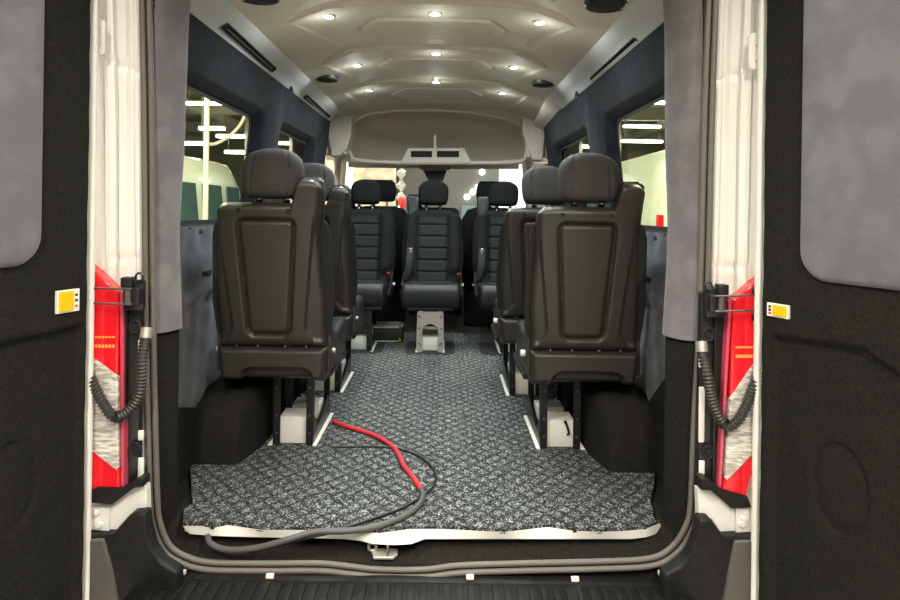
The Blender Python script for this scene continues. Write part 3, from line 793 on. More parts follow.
def make_seat(px_off=0.0, plate_mat='black', leg_mat='black', front_plate=False, dark=False):
    root=empty('passenger_seat')
    g=lambda n,m,par=root,a=55: np_slab(n,SP[n][0],SP[n][1],m,par,a)
    sh=g('back_shell','cab' if dark else 'shell'); br=g('backrest','fabric',a=60); ci=g('centre_insert','fabricin',br); ci['label']='grey stitched centre insert'
    hr=g('headrest','cab' if dark else 'headfab',a=80); g('rear_housing','shell2')
    for x in (-.105,.072):
        mb=MB(); mb.cyl((x,-.036-.0825,.940),(0,1,.15),.0068,.008,14); mb.build('screw','blackm',sh)
    for x in (-.13,-.05,.05,.13):
        mb=MB(); mb.cyl((x,-.038,.436),(0,1,0),.004,.01,8); mb.build('rivet','darksteel',sh)
    for x in (-.05,.05):
        mb=MB(); mb.cyl((x,-.045,.985),(0,-.15,1),.0065,.10,10); mb.build('headrest_post','chrome',hr)['label']='chrome post'
        mb=MB(); mb.cyl((x,-.043,.972),(0,-.15,1),.013,.014,14); mb.build('post_collar','black',hr)
    # seat cushion
    n=24; rs=[]
    ys=[-.0,.01,.04,.10,.30,.42,.475,.505,.515]
    tp=[.40,.42,.43,.435,.447,.460,.462,.450,.41]; bt=[.33,.32,.31,.305,.302,.298,.298,.305,.34]
    for y,t,b in zip(ys,tp,bt):
        w=.198 if 0.005<y<.50 else .188; pts=rrect(0,(t+b)/2,2*w,t-b,min(.028,(t-b)*.45),6); rs.append([(x,y+.005,z) for x,z in pts])
    mb=MB(); mb.rings(rs,cap0=True,cap1=True); cu=mb.build('seat_cushion','leather',root,autosm=60)
    mb=MB(); rs=[]
    for y in np.linspace(.12,.44,5):
        rs.append([(x,y,.4395+.022*(y-.12)/.32) for x in np.linspace(-.13,.13,9)])
    mb.rings(rs,closed=False); mb.build('cushion_insert','fabricin',cu)
    # side covers with recliner knob
    for s in (-1,1):
        mb=MB(); pts=[(-.01,.335),(.30,.335),(.34,.37),(.20,.41),(.10,.47),(.045,.50),(.0,.47)]
        mb.prism([(s*.200,y,z) for y,z in pts],(s*.014,0,0)); mb.build('side_cover','shell2',root,bevel=.005)
    mb=MB(); mb.cyl((-.222,.045,.405),(1,0,0),.013,.018,14); mb.build('recliner_knob','whitebox',root,bevel=.003)['label']='small white knob'
    mb=MB(); mb.cyl((.218,.045,.405),(1,0,0),.010,.012,14); mb.build('side_bolt','galv',root)
    # belt tower front cover and belt
    mb=MB(); y0=-.10
    rs=[]
    for z,w,t in ((.86,.030,.03),(.93,.034,.04),(1.0,.038,.046),(1.045,.036,.044),(1.062,.024,.03)):
        pts=rrect(.148,0.012-(z-.42)*TILT+.012,2*w+.02,t+.01,.014,4); rs.append([(x,y,z) for x,y in pts])
    mb.rings(rs,cap0=True,cap1=True); mb.build('belt_tower','black',root,autosm=60)
    b1=[(.150,.030,1.045),(.150,.050,1.04),(.152,.062,1.00),(.156,.085,.85),(.160,.112,.70),(.166,.130,.58),(.176,.120,.50),(.20,.10,.44)]
    b1=[(x,y-(z-.42)*TILT,z) for x,y,z in b1]
    pth=smooth_path(b1,4); mb=MB(); mb.rings([[ (p.x-.022,p.y,p.z),(p.x+.022,p.y,p.z),(p.x+.022,p.y+.003,p.z),(p.x-.022,p.y+.003,p.z)] for p in pth],cap0=True,cap1=True)
    be=mb.build('seat_belt','belt',root)
    mb=MB(); mb.box((.158,.125-(.65-.42)*TILT,.655),(.034,.010,.040),.004); mb.build('latch_plate','chrome',be)['label']='bright latch tongue'
    mb=MB(); mb.box((-.190,.135,.475),(.026,.05,.05),.005); bk=mb.build('belt_buckle','black',root)
    mb=MB(); mb.box((-.190,.165,.498),(.020,.022,.012),.003); mb.build('release_button','redbutton',bk)['label']='red release button'
    # pedestal
    hw=.078; yr,yf=.122,.50; topz=.305
    for s in (-1,1):
        for yy,nm in ((yr,0),(yf,1)):
            mb=MB()
            mb.box((px_off+s*(hw-.013),yy,topz/2),(.028,.006,topz),.002); mb.box((px_off+s*hw,yy+(.012 if nm==0 else -.012),topz/2),(.004,.028,topz),.001)
            lg=mb.build('leg',plate_mat if nm==1 else leg_mat,root,smooth=False)
            for z in (.06,.13,.24):
                mb=MB(); mb.cyl((px_off+s*(hw-.013),yy-(.005 if nm==0 else -.005),z),(0,1,0),.005,.004,8); mb.build('bolt','darksteel',lg)
        mb=MB(); mb.prism([(px_off+s*(hw-.001),yr,.0),(px_off+s*(hw-.001),yf,.0),(px_off+s*(hw-.001),yf,.05),(px_off+s*(hw-.001),yf-.05,.12),(px_off+s*(hw-.001),yr+.10,.06),(px_off+s*(hw-.001),yr,.14)],(s*.003,0,0)); mb.build('side_plate','black',root,smooth=False)
        mb=MB(); mb.box((px_off+s*(hw+.010),(yr+yf)/2,.016),(.015,yf-yr+.03,.006),.001)
        mb.build('floor_rail','whitebox',root)['label']='off-white floor rail'
    mb=MB(); mb.box((px_off,(yr+yf)/2,topz-.008),(.30,yf-yr+.02,.022),.003); mb.build('top_frame','black',root)
    mb=MB(); mb.box((px_off,yr+.075,.066),(2*hw-.035,.12,.105),.003); wb=mb.build('wiring_box','whitebox',root); wb['label']='off-white metal box'
    mb=MB(); mb.box((px_off,yf-.09,.060),(2*hw-.04,.10,.09),.003); mb.build('wiring_box','whitebox',root)['label']='off-white metal box'
    if front_plate:
        n=7; zt=topz-.025; W_=.089
        outer=[(W_,.012),(W_,.15),(W_*.96,zt),(0,zt),(-W_*.96,zt),(-W_,.15),(-W_,.012)]
        hole=[(.058,.012),(.058,.13),(.046,.175),(0,.20),(-.046,.175),(-.058,.13),(-.058,.012)]
        def dens(l): 
            return [(p.x,p.z) for p in smooth_path([(a,0,b) for a,b in l],1)]
        outer=[(p.x,p.z) for p in resample([(a,0,b) for a,b in outer],40)]; hole=[(p.x,p.z) for p in resample(smooth_path([(a,0,b) for a,b in hole],6),40)]
        mb=MB(); y=yf+.006
        mb.rings([[(px_off+a,y,b) for a,b in outer],[(px_off+a,y,b) for a,b in hole],[(px_off+a,y-.005,b) for a,b in hole],[(px_off+a,y-.005,b) for a,b in outer],[(px_off+a,y,b) for a,b in outer]],closed=False)
        fp=mb.build('front_plate',plate_mat,root,smooth=False)
        for s in (-1,1):
            for z in (.07,.17,.25):
                mb=MB(); mb.cyl((px_off+s*.074,y+.002,z),(0,1,0),.0055,.004,10); mb.build('bolt','blackm',fp)
    return root
def copy_tree(o,parent=None):
    c=o.copy(); col.objects.link(c)
    if parent: c.parent=parent
    for ch in list(o.children): copy_tree(ch,c)
    return c
G1='forward facing passenger seats seen from behind'; G2='passenger seats of the front row facing the rear'
sL=make_seat(.048); sL.location=(-.573,2.45,.0)
tag(sL,'brown-black passenger seat in the left foreground, back turned, red cable at its foot','seat',G1)
sR=make_seat(-.06); sR.location=(.592,2.45,0)
mb=MB(); mb.tube(smooth_path([(-.040,.137,.112),(-.038,.128,.116),(-.030,.126,.095),(-.024,.128,.072),(-.028,.138,.062)],4),.005,8)
mb.build('box_handle','black',sR)
tag(sR,'brown-black passenger seat in the right foreground, back turned, beside the right wheel box','seat',G1)
mL=copy_tree(sL); mL.location=(-.585,3.20,0); tag(mL,'passenger seat of the second row half hidden behind the left foreground seat','seat',G1)
mR=copy_tree(sR); mR.location=(.545,3.18,0); tag(mR,'passenger seat of the second row half hidden behind the right foreground seat','seat',G1)
cS=make_seat(.0,'lit_steel','black',True,True); cS.location=(-.02,4.78,0); cS.rotation_euler.z=math.pi
tag(cS,'middle passenger seat facing the rear on a arched steel pedestal coloured brighter as if lit','seat',G2)
fL=make_seat(-.03,'black','black',True,True); fL.location=(-.52,4.78,0); fL.rotation_euler.z=math.pi
tag(fL,'left passenger seat facing the rear with the heater box beside its pedestal','seat',G2)
fR=copy_tree(fL); fR.location=(.50,4.78,0); tag(fR,'right passenger seat facing the rear, partly hidden behind the right second row seat','seat',G2)

# cab seats
def cab_seat(x,label):
    root=empty('cab_seat',(x,5.32,0),0,label,'seat','cab seats in front of the passenger rows')
    mb=MB(); rs=[]
    for z,w,y,t in ((.44,.22,.0,.10),(.5,.245,-.005,.13),(.75,.25,-.04,.14),(.88,.235,-.06,.13),(.955,.19,-.072,.11),(.975,.12,-.075,.07)):
        rs.append([(a,y+b,z) for a,b in rrect(0,0,2*w,t,t*.42,6)])
    mb.rings(rs,cap0=True,cap1=True); mb.build('backrest','cab',root,autosm=80)
    mb=MB(); rs=[]
    for z,w,t in ((1.0,.095,.05),(1.01,.115,.09),(1.08,.125,.11),(1.15,.115,.10),(1.175,.09,.06)):
        rs.append([(a,-.085+b,z+.01) for a,b in rrect(0,0,2*w,t,t*.4,6)])
    mb.rings(rs,cap0=True,cap1=True); mb.build('headrest','cab',root,autosm=80)
    mb=MB()
    for s in (-1,1): mb.cyl((s*.05,-.082,.985),(0,0,1),.006,.09,8)
    mb.build('headrest_posts','black',root)
    mb=MB(); mb.box((0,.27,.38),(.48,.52,.16),.05,4); mb.build('seat_cushion','cab',root)
    mb=MB(); mb.box((0,.25,.15),(.42,.40,.30),.02); mb.build('seat_base','blackm',root)
cab_seat(-.45,'black cab seat behind the windscreen on the left'); cab_seat(.44,'black cab seat behind the windscreen on the right')

# ------------------------------------------------------------------ ceiling fittings
def downlight(px,py,Zg_,label):
    p=atZ(px,py,Zg_); z=ceil_z(p.x,p.y); p=atZ(px,py,z); z=ceil_z(p.x,p.y)
    root=empty('downlight',(p.x,p.y,z),0,label,'light','round ceiling downlights')
    mb=MB(); rs=[]
    for r,h in ((.030,.004),(.030,-.003),(.026,-.006),(.021,-.005),(.020,.002)): rs.append([(r*math.cos(a),r*math.sin(a),h) for a in np.linspace(0,2*math.pi,25)[:-1]])
    mb.rings(rs); mb.build('bezel','galv',root)
    mb=MB(); mb.cyl((0,0,-.003),(0,0,1),.0195,.004,24); mb.build('lens','lamp',root)['label']='lit white lens'
    ld=bpy.data.lights.new('downlight_glow','AREA'); ld.shape='DISK'; ld.size=.05; ld.energy=DL; ld.color=(.90,1,.98); ld.spread=R(165)
    lo_=bpy.data.objects.new('downlight_glow',ld); col.objects.link(lo_); lo_.location=(0,0,-.012); lo_.parent=root
    l2=bpy.data.lights.new('headliner_fill','POINT'); l2.energy=.28; l2.color=(.95,1,.95); l2.shadow_soft_size=.02  # added point light floating below the lens, brightens the headliner
    l3=bpy.data.objects.new('headliner_fill',l2); col.objects.link(l3); l3.location=(0,0,-.075); l3.parent=root
DL=3.8
for px,py,w in ((328,16,'left of the nearest row of three'),(435,14,'middle of the nearest row of three'),(540,22,'right of the nearest row of three'),
                (357,65,'left of the middle row of three'),(436,54,'middle of the middle row of three'),(514,67,'right of the middle row of three'),
                (369,90,'left of the farthest row of three'),(436,79,'middle of the farthest row of three'),(502,93,'right of the farthest row of three')):
    downlight(px,py,1.73,'small round ceiling downlight, '+w)
def ceil_speaker(px,py,r,label):
    p=atZ(px,py,1.70); z=ceil_z(p.x,p.y); p=atZ(px,py,z-.004)
    root=empty('ceiling_speaker',(p.x,p.y,z-.002),0,label,'speaker','black round speakers in the headliner')
    mb=MB(); rs=[]
    for q,h in ((1,.01),(1,-.006),(.93,-.012),(.86,-.008)): rs.append([(r*q*math.cos(a),r*q*math.sin(a),h) for a in np.linspace(0,2*math.pi,41)[:-1]])
    mb.rings(rs); mb.build('rim','black',root)
    mb=MB(); rs=[]
    for q,h in ((.87,-.008),(.6,-.012),(.3,-.015),(.02,-.016)): rs.append([(r*q*math.cos(a),r*q*math.sin(a),h) for a in np.linspace(0,2*math.pi,41)[:-1]])
    mb.rings(rs,cap1=True); mb.build('grille','blackm',root)
ceil_speaker(607,4,.078,'large black ceiling speaker cut by the top edge near the right pillar')
ceil_speaker(258,-4,.078,'large black ceiling speaker cut by the top edge near the left pillar')
ceil_speaker(327,79,.072*.9,'black ceiling speaker beside the far left downlights')
ceil_speaker(543,84,.072*.9,'black ceiling speaker beside the far right downlights')

def cornice_pt(px,py,s):
    # intersection with sloped cornice plane through (.77,1.60) and (.635,1.712)
    n=Vector((s*(1.643-1.598),0,(.768-.700))).normalized(); p0=Vector((s*.735,0,1.619)); r=ray(px,py)
    return CAM+r*((p0-CAM).dot(n)/r.dot(n)), n
def vent(p0,p1,s,wd,label):
    a,n=cornice_pt(*p0,s); b,_=cornice_pt(*p1,s); n=-n
    c=(a+b)/2; root=empty('air_vent',c,0,label,'vent','slim air vents in the cornice panels')
    d=(b-a); L=d.length; y=d.normalized(); x=y.cross(n).normalized()
    if x.z < 0: x = -x
    T=lambda u,v,w: y*u+x*v+n*w
    mb=MB(); o_=rrect(0,0,L,wd,wd*.35,4); i_=rrect(0,0,L-.008,wd-.008,wd*.28,4)
    mb.rings([[T(u,v,-.004) for u,v in o_],[T(u,v,.005) for u,v in o_],[T(u,v,.005) for u,v in i_],[T(u,v,-.004) for u,v in i_]]); mb.build('vent_frame','black',root)
    mb=MB(); mb.poly([T(u,v,.001) for u,v in i_]); mb.build('vent_core','blackm',root,smooth=False)
    mb=MB(); mb.prism([T(-L*.45,-.004,.0025),T(L*.45,-.004,.0025),T(L*.45,.001,.0045),T(-L*.45,.001,.0045)],n*.002); mb.build('slat','alu',root,smooth=False)['label']='shiny metal slat'
vent((224,25),(274,70),-1,.032,'long dark air vent on the left cornice, nearest')
vent((305,96),(329,117),-1,.032,'short dark air vent at the far end of the left cornice')
vent((638,40),(593,80),1,.040,'long dark air vent on the right cornice')
def hook(px,py,s,label):
    c,n=cornice_pt(px,py,s); n=-n; root=empty('coat_hook',c,0,label,'hook','coat hooks on the cornices')
    mb=MB(); mb.box((0,0,0),(.010,.022,.04),.004); mb.build('hook_plate','black',root)
    mb=MB(); mb.tube(smooth_path([n*.004+Vector((0,0,.012)),n*.014+Vector((0,0,0)),n*.016+Vector((0,0,-.014)),n*.022+Vector((0,0,-.006))],4),.003,8); mb.build('hook_arm','black',root)
hook(291,87,-1,'small black coat hook between the vents of the left cornice'); hook(577,92,1,'small black coat hook at the front end of the right cornice')
hook(670,8,1,'small black coat hook high on the right cornice beside the pillar cover')

# ------------------------------------------------------------------ front header, overhead shelf, mirror, windscreen
SHY=5.0
root=empty('overhead_shelf',(0,5.0,1.35),0,'beige overhead storage shelf above the windscreen with two dark pockets','shelf')
def S(px,py,Y): return atY(px,py,Y)-root.location
# shelf lip and side frames: one loop round the opening
loop=[(349,150),(352,159),(368,162),(400,162.5),(437,163),(475,163),(508,163),(524,161),(527,152),(526,140),(522,126),(505,118),(470,112),(436,110),(400,110),(368,113),(354,122),(350,136)]
pth=resample([S(x,y,SHY) for x,y in loop+[loop[0]]],90)[:-1]
mb=MB(); mb.tube(pth,.016,8,closed=True); mb.build('opening_rim','beige',root,autosm=80)
# lining: back wall and floor of the open shelf
cen_=S(437,137,SHY)
def scale(pts,k,dy,dz=0): return [cen_+(p-cen_)*k+Vector((0,dy,dz)) for p in pts]
mb=MB(); mb.rings([pth,scale(pth,.99,.10,.0),scale(pth,.97,.22,.0),scale(pth,.90,.32,.0),scale(pth,.70,.38,.01),scale(pth,.3,.40,.01)],cap1=True); mb.build('shelf_lining','pocket',root,autosm=89)['label']='grey brown shelf lining'
# console with two pockets
con=[(400,163),(408,148),(464,148),(472,163)]
P=[S(x,y,SHY-.02) for x,y in con]; mb=MB(); mb.prism(P,(0,.03,0)); co=mb.build('pocket_console','beige',root,bevel=.004)
for (a,b) in ((411,432),(437,459)):
    P=[S(a,151,SHY-.026),S(b,151,SHY-.026),S(b,157,SHY-.026),S(a,157,SHY-.026)]; mb=MB(); mb.prism(P,(0,.01,0)); mb.build('pocket','blackm',co,smooth=False)['label']='black pocket'
mb=MB(); mb.bar(S(435,135,SHY-.005),S(435,149,SHY-.005),.022,.022,.004); mb.build('strut','beige',root)
mb=MB(); P=[S(350,158,SHY-.012),S(400,162,SHY-.012),S(473,162,SHY-.012),S(526,159,SHY-.012),S(524,161.5,SHY-.012),S(475,164.5,SHY-.012),S(400,164.5,SHY-.012),S(352,161.5,SHY-.012)]
mb.prism(P,(0,.03,0)); mb.build('shelf_lip','beige',root,bevel=.003)
# headliner front return: from ceiling edge up to rim
mb=MB(); A=[Vector((x,YH-.005,ceil_z(x,YH))) for x in np.linspace(-.70,.70,40)]
upper=[S(x,y,SHY)+root.location for x,y in [(352,128),(358,118),(370,113),(400,110),(436,110),(470,112),(503,118),(520,125),(526,134)]]
B=resample(upper,40); mb.rings([A,[a*.5+b*.5+Vector((0,0,.012)) for a,b in zip(A,B)],B],closed=False); o=mb.build('trim_17','beige'); tag(o,'beige front edge of the headliner above the shelf','headliner edge',kind='structure')
# curved grey corner brackets
for s,pts,n in ((-1,[(327,106),(338,106),(352,116),(351,134),(347,148),(341,156),(331,157),(328,140)],'left'),
              (1,[(547,108),(536,106),(522,116),(523,134),(528,148),(533,160),(543,161),(545,140)],'right')):
    P=[atY(x,y,4.86) for x,y in pts]; b=P[5].copy()
    mb=MB(); mb.prism([p-b for p in P],(0,.16,0)); o=mb.build('corner_bracket','beige',None,bevel=.012); o.location=b; tag(o,f'pale grey moulded corner below the {n} end of the headliner','corner trim')
for s_,n_ in ((-1,'trim_23'),(1,'trim_24')):
    mb=MB(); mb.prism([(s_*.68,4.90,1.36),(s_*.86,4.90,1.36),(s_*.86,4.90,1.75),(s_*.60,4.90,1.75),(s_*.64,4.90,1.62)],(0,.03,0)); o=mb.build(n_,'beige',smooth=False); tag(o,'beige closing panel behind the %s headliner corner'%('left' if s_<0 else 'right'),'panel',kind='structure')
# cab header above windscreen and A pillars, roof lining
mb=MB(); a=[atY(x,y,5.45) for x,y in ((335,161),(437,163),(530,163))]
mb.prism([Vector((-.84,5.45,1.345)),Vector((.80,5.45,1.345)),Vector((.80,5.45,1.50)),Vector((-.84,5.45,1.50))],(0,.08,0)); mb.box((0,5.3,1.78),(1.75,1.0,.04))
mb.prism([(-.95,5.53,1.36),(.95,5.53,1.36),(.95,5.40,1.8),(-.95,5.40,1.8)],(0,.03,0))
o=mb.build('trim_18','cream',bevel=.01); tag(o,'cream header rail above the windscreen','header',kind='structure')
for s,n in ((-1,'trim_19'),(1,'trim_20')):
    a=atY(341 if s<0 else 527,164,5.45); 
    mb=MB(); t=Vector((a.x,5.5,1.37)); b_=Vector((a.x+s*.16,6.25,.72))
    mb.bar(t,b_,.075,.07,.015); mb.bar(Vector((a.x+s*.02,5.42,1.40)),Vector((a.x+s*.05,5.40,.85)),.045,.06,.012)
    o=mb.build(n,'cream'); tag(o,'cream windscreen pillar on the %s'%('left' if s<0 else 'right'),'pillar',kind='structure')
for s,n in ((-1,'trim_21'),(1,'trim_22')):
    mb=MB(); mb.box((s*.90,5.05,.42),(.03,.75,.86)); mb.box((s*.90,4.85,1.2),(.03,.35,.75)); mb.box((s*.93,5.9,.35),(.03,.95,.70)); mb.box((s*.93,5.2,1.58),(.03,1.0,.36))
    o=mb.build(n,'blackm',smooth=False); tag(o,'dark cab door lining on the %s'%('left' if s<0 else 'right'),'lining',kind='structure')
for k,(s,px0,px1) in enumerate(((-1,348,430),(1,437,519))):
    P=[atY(px0,161.5,5.33),atY(px1,163,5.33),atY(px1,168.5,5.33),atY(px0,167.5,5.33)] if s<0 else [atY(px0,163,5.33),atY(px1,162.5,5.33),atY(px1,169,5.33),atY(px0,169,5.33)]
    b=P[0].copy(); mb=MB(); mb.prism([p-b for p in P],(0,.02,0)); o=mb.build('sun_visor','cream',None,bevel=.004); o.location=b
    tag(o,'cream sun visor folded up on the %s of the mirror'%('left' if s<0 else 'right'),'sun visor')
c=atY(434,168,5.30); root=empty('rear_view_mirror',c,0,'black rear-view mirror in a pale bracket at the top of the windscreen','mirror')
T=lambda x,y: atY(x,y,5.30)-c
mb=MB(); mb.prism([T(418,164),T(451,164),T(447,170),T(422,170)],(0,.04,0)); mb.build('roof_console','beige',root,bevel=.004)
mb=MB(); mb.tube([T(423,169),T(427,177),T(430,181),T(438,181),T(442,177),T(446,169)],.006,8); mb.build('frame_arm','cream',root)['label']='pale bracket'
mb=MB(); mb.prism([T(424,170.5),T(447,170.5),T(443,181),T(429,181)],(0,-.03,0)); mb.build('mirror_housing','black',root,bevel=.006)
mb=MB(); mb.bar(T(424,168)+Vector((0,.02,0)),T(413,164)+Vector((0,.1,0)),.02,.03); mb.bar(T(447,168)+Vector((0,.02,0)),T(458,164)+Vector((0,.1,0)),.02,.03); mb.build('sensor_cover','blackm',root)
# windscreen
mb=MB(); mb.poly([(-.82,5.52,1.36),(.80,5.52,1.36),(.93,6.30,.70),(-.95,6.30,.70)]); o=mb.build('window_5','shield',smooth=False); tag(o,'raked clear windscreen at the front of the cab','windscreen',kind='structure')
mb=MB(); mb.box((0,6.15,.38),(1.84,.45,.72),.05,3); mb.box((0,6.0,.74),(1.2,.3,.05),.02); o=mb.build('dashboard','blackm'); tag(o,'black dashboard below the windscreen','dashboard')

# ------------------------------------------------------------------ loose items on the floor
def cable(name,pts,r,m,label,per=8,n=10):
    P=[Vector(p) for p in pts]; b=P[0].copy(); mb=MB(); mb.tube(smooth_path([p-b for p in P],per),r,n); o=mb.build(name,m,autosm=80); o.location=b; return tag(o,label,'cable')
fz=.012
r_=.0085; cable('power_cable',[atZ(x,y,fz+r_) for x,y in ((333,421),(345,426),(362,431),(378,437),(392,446),(399,455),(404,466),(413,477),(421,489))],r_,'redcable','red sleeved cable lying on the carpet beside the left foreground seat')
r_=.0045; cable('power_cable',[atZ(x,y,fz+r_) for x,y in ((333,447),(360,446.5),(385,447),(403,450),(420,457),(431,466),(436,477),(432,488),(418,499),(400,509),(375,518),(348,527),(335,529.5))],r_,'black','thin black cable curving across the carpet')
r_=.009
pts=[atZ(x,y,fz+r_) for x,y in ((421,490),(423,496),(418,506),(405,516),(388,523),(370,528),(345,531),(315,532))]+[atZ(x,y,z) for x,y,z in ((290,539,.006),(262,547,-.02),(240,550,-.035),(222,549,-.04),(210,543,-.03),(208,536,-.022))]
cable('power_cable',pts,r_,'greycable','thick grey sleeved cable running from the red one over the threshold')
pts=[atZ(x,y,z) for x,y,z in ((330,533,fz+.004),(300,540,.0),(265,549.5,-.03),(238,554,-.045),(220,551.5,-.05),(208,545,-.04),(206,537,-.03))]
cable('power_cable',pts,.004,'black','thin black cable hanging beside the thick grey one below the edging strip')

# heater unit
a=atZ(370,342,.012); b=atZ(403,341,.012)
root=empty('heater_box',((a.x+b.x)/2,a.y+.10,.012),0,'low black ribbed heater box with bright metal edges and warning sticker','heater')
w=b.x-a.x
mb=MB(); mb.box((0,.0,.055),(w,.18,.11),.004); mb.build('casing','black',root)
for z in (.006,.103): 
    mb=MB(); mb.box((-.01,-.092,z),(w-.03,.006,.008),.001); mb.build('edge_rail','alu',root)
for z in (.03,.05,.07):
    mb=MB(); mb.box((-.01,-.092,z),(w-.04,.006,.010),.001); mb.build('fin','shell2',root)
mb=MB(); mb.box((w/2-.018,-.094,.055),(.03,.01,.10),.002); ec=mb.build('end_cap','shell2',root)
mb=MB(); mb.prism([(w/2-.031,-.1005,.012),(w/2-.009,-.1005,.012),(w/2-.020,-.1005,.034)],(0,-.001,0)); mb.build('warning_sticker','yellow',ec,smooth=False)['label']='yellow warning triangle'
mb=MB(); mb.box((-.01,0,.1125),(w-.03,.17,.004)); mb.build('lid','alu',root,smooth=False)['label']='brushed metal lid'
# dark patches on the carpet below the facing seats
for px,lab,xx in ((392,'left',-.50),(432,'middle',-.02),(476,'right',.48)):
    mb=MB(); pts=rrect(xx,4.42,.33,.42,.06,5); mb.prism([(x,y,.0125) for x,y in pts],(0,0,.002)); o=mb.build('floor_patch',mat('dark_patch_'+lab,(.022,.024,.026),.95,noise=(200,(.06,.065,.07),.45,.65),spec=.1),smooth=False); tag(o,f'dark patch on the carpet under the {lab} seat of the facing row','mat','dark patches on the carpet under the facing seats')

# ------------------------------------------------------------------ the hall outside
GZ=-.72
mb=MB(); mb.box((0,10,GZ-.05),(44,50,.1)); o=mb.build('hall_floor','hallfloor',smooth=False); tag(o,'grey hall floor outside the van','floor',kind='structure')
mb=MB(); mb.box((0,10,5.25),(44,50,.1)); o=mb.build('hall_ceiling','hallceil',smooth=False); tag(o,'dark hall ceiling with strip lights','ceiling',kind='structure')
for n,c,d in (('hall_wall_front',(0,35,2.3),(44,.1,6)),('hall_wall_left',(-22,10,2.3),(.1,50,6)),('hall_wall_right',(22,10,2.3),(.1,50,6)),('hall_wall_back',(0,-15,2.3),(44,.1,6))):
    mb=MB(); mb.box(c,d); o=mb.build(n,'hallwall',smooth=False); tag(o,'grey-green '+n.replace('_',' ')+' of the exhibition hall','wall',kind='structure')
for k,y in enumerate((13,19,25,31)):
    mb=MB(); mb.box((0,y,4.75),(44,.25,.5)); o=mb.build('trim_%d'%(30+k),'steel',smooth=False); tag(o,'painted steel roof beam across the hall','beam',kind='structure')
for k,x in enumerate((-9,-5.6,5.2,9)):
    mb=MB(); mb.box((x,10,4.55),(.2,50,.3)); o=mb.build('trim_%d'%(40+k),'steel',smooth=False); tag(o,'painted steel duct along the hall','duct',kind='structure')
def strip(x,y,z,L,label,along='x',light=True,e=60):
    root=empty('strip_light',(x,y,z),0,label,'light','fluorescent strip lights of the hall')
    d=(L,.12,.06) if along=='x' else (.12,L,.06)
    mb=MB(); mb.box((0,0,.05),d,.005); mb.build('housing','steel',root)
    mb=MB()
    for q in (-.4,.4): mb.cyl((q*L if along=='x' else 0,0 if along=='x' else q*L,(5.2-z)/2+.06),(0,0,1),.008,5.2-z-.12+.12,6)
    mb.build('hanging_rods','steel',root)
    d2=(L*.96,.16,.09) if along=='x' else (.16,L*.96,.09)
    mb=MB(); mb.box((0,0,-.02),d2,.02); mb.build('tube','strip',root)
    if light:
        ld=bpy.data.lights.new('strip_glow','AREA'); ld.shape='RECTANGLE'; ld.size=d[0]; ld.size_y=d[1]; ld.energy=e; ld.color=(1,.945,.85)
        lo_=bpy.data.objects.new('strip_glow',ld); col.objects.link(lo_); lo_.location=(0,0,-.075); lo_.parent=root
        lu=ld.copy(); lu.energy=e*.35; l4=bpy.data.objects.new('hall_ceiling_fill',lu); col.objects.link(l4); l4.location=(0,0,.14); l4.rotation_euler=(math.pi,0,0); l4.parent=root  # added upward light that brightens the hall ceiling
def strip_px(px,py,z,L,label):
    D_=min(18+L*3.2+(px%7)*.5,(z-.95)*650/(210-py)); p=atY(px,py,D_); strip(p.x,p.y,p.z,L,label,light=False)
for px,py,L,lab in ((204,103,1.2,'second highest seen through the left window'),(233,136,1.2,'fourth seen through the left window'),(190,143,1.0,'lowest at the rear of the left window'),(212,128,.9,'thin one amid the left window'),(246,152,1.6,'farthest in the left window'),
                    (655,102,.9,'highest seen through the right window'),(642,126,1.5,'middle one seen through the right window'),(642,141,1.7,'lowest seen through the right window'),(574,146,2.0,'seen through the right front window'),(296,143,2.0,'seen through the left front window')):
    strip_px(px,py,4.4,L,'fluorescent strip light, '+lab)
for x,y,e in ((-2.2,-.6,1),(2.2,-.6,1),(0,-3.0,1),(-2.6,3.5,.6),(2.6,3.5,.6),(-4,8,.9),(4,8,.9),(0,10,.2),(-3.3,6,.5),(3.3,6,.5),(-8,17,.9),(8,17,.9),(0,24,.9)):  # unseen strips added to light the doors, vans, cab and far ceiling
    strip(x,y,4.0,2.4,'fluorescent strip light added above the vans out of the picture','y',True,215*e)

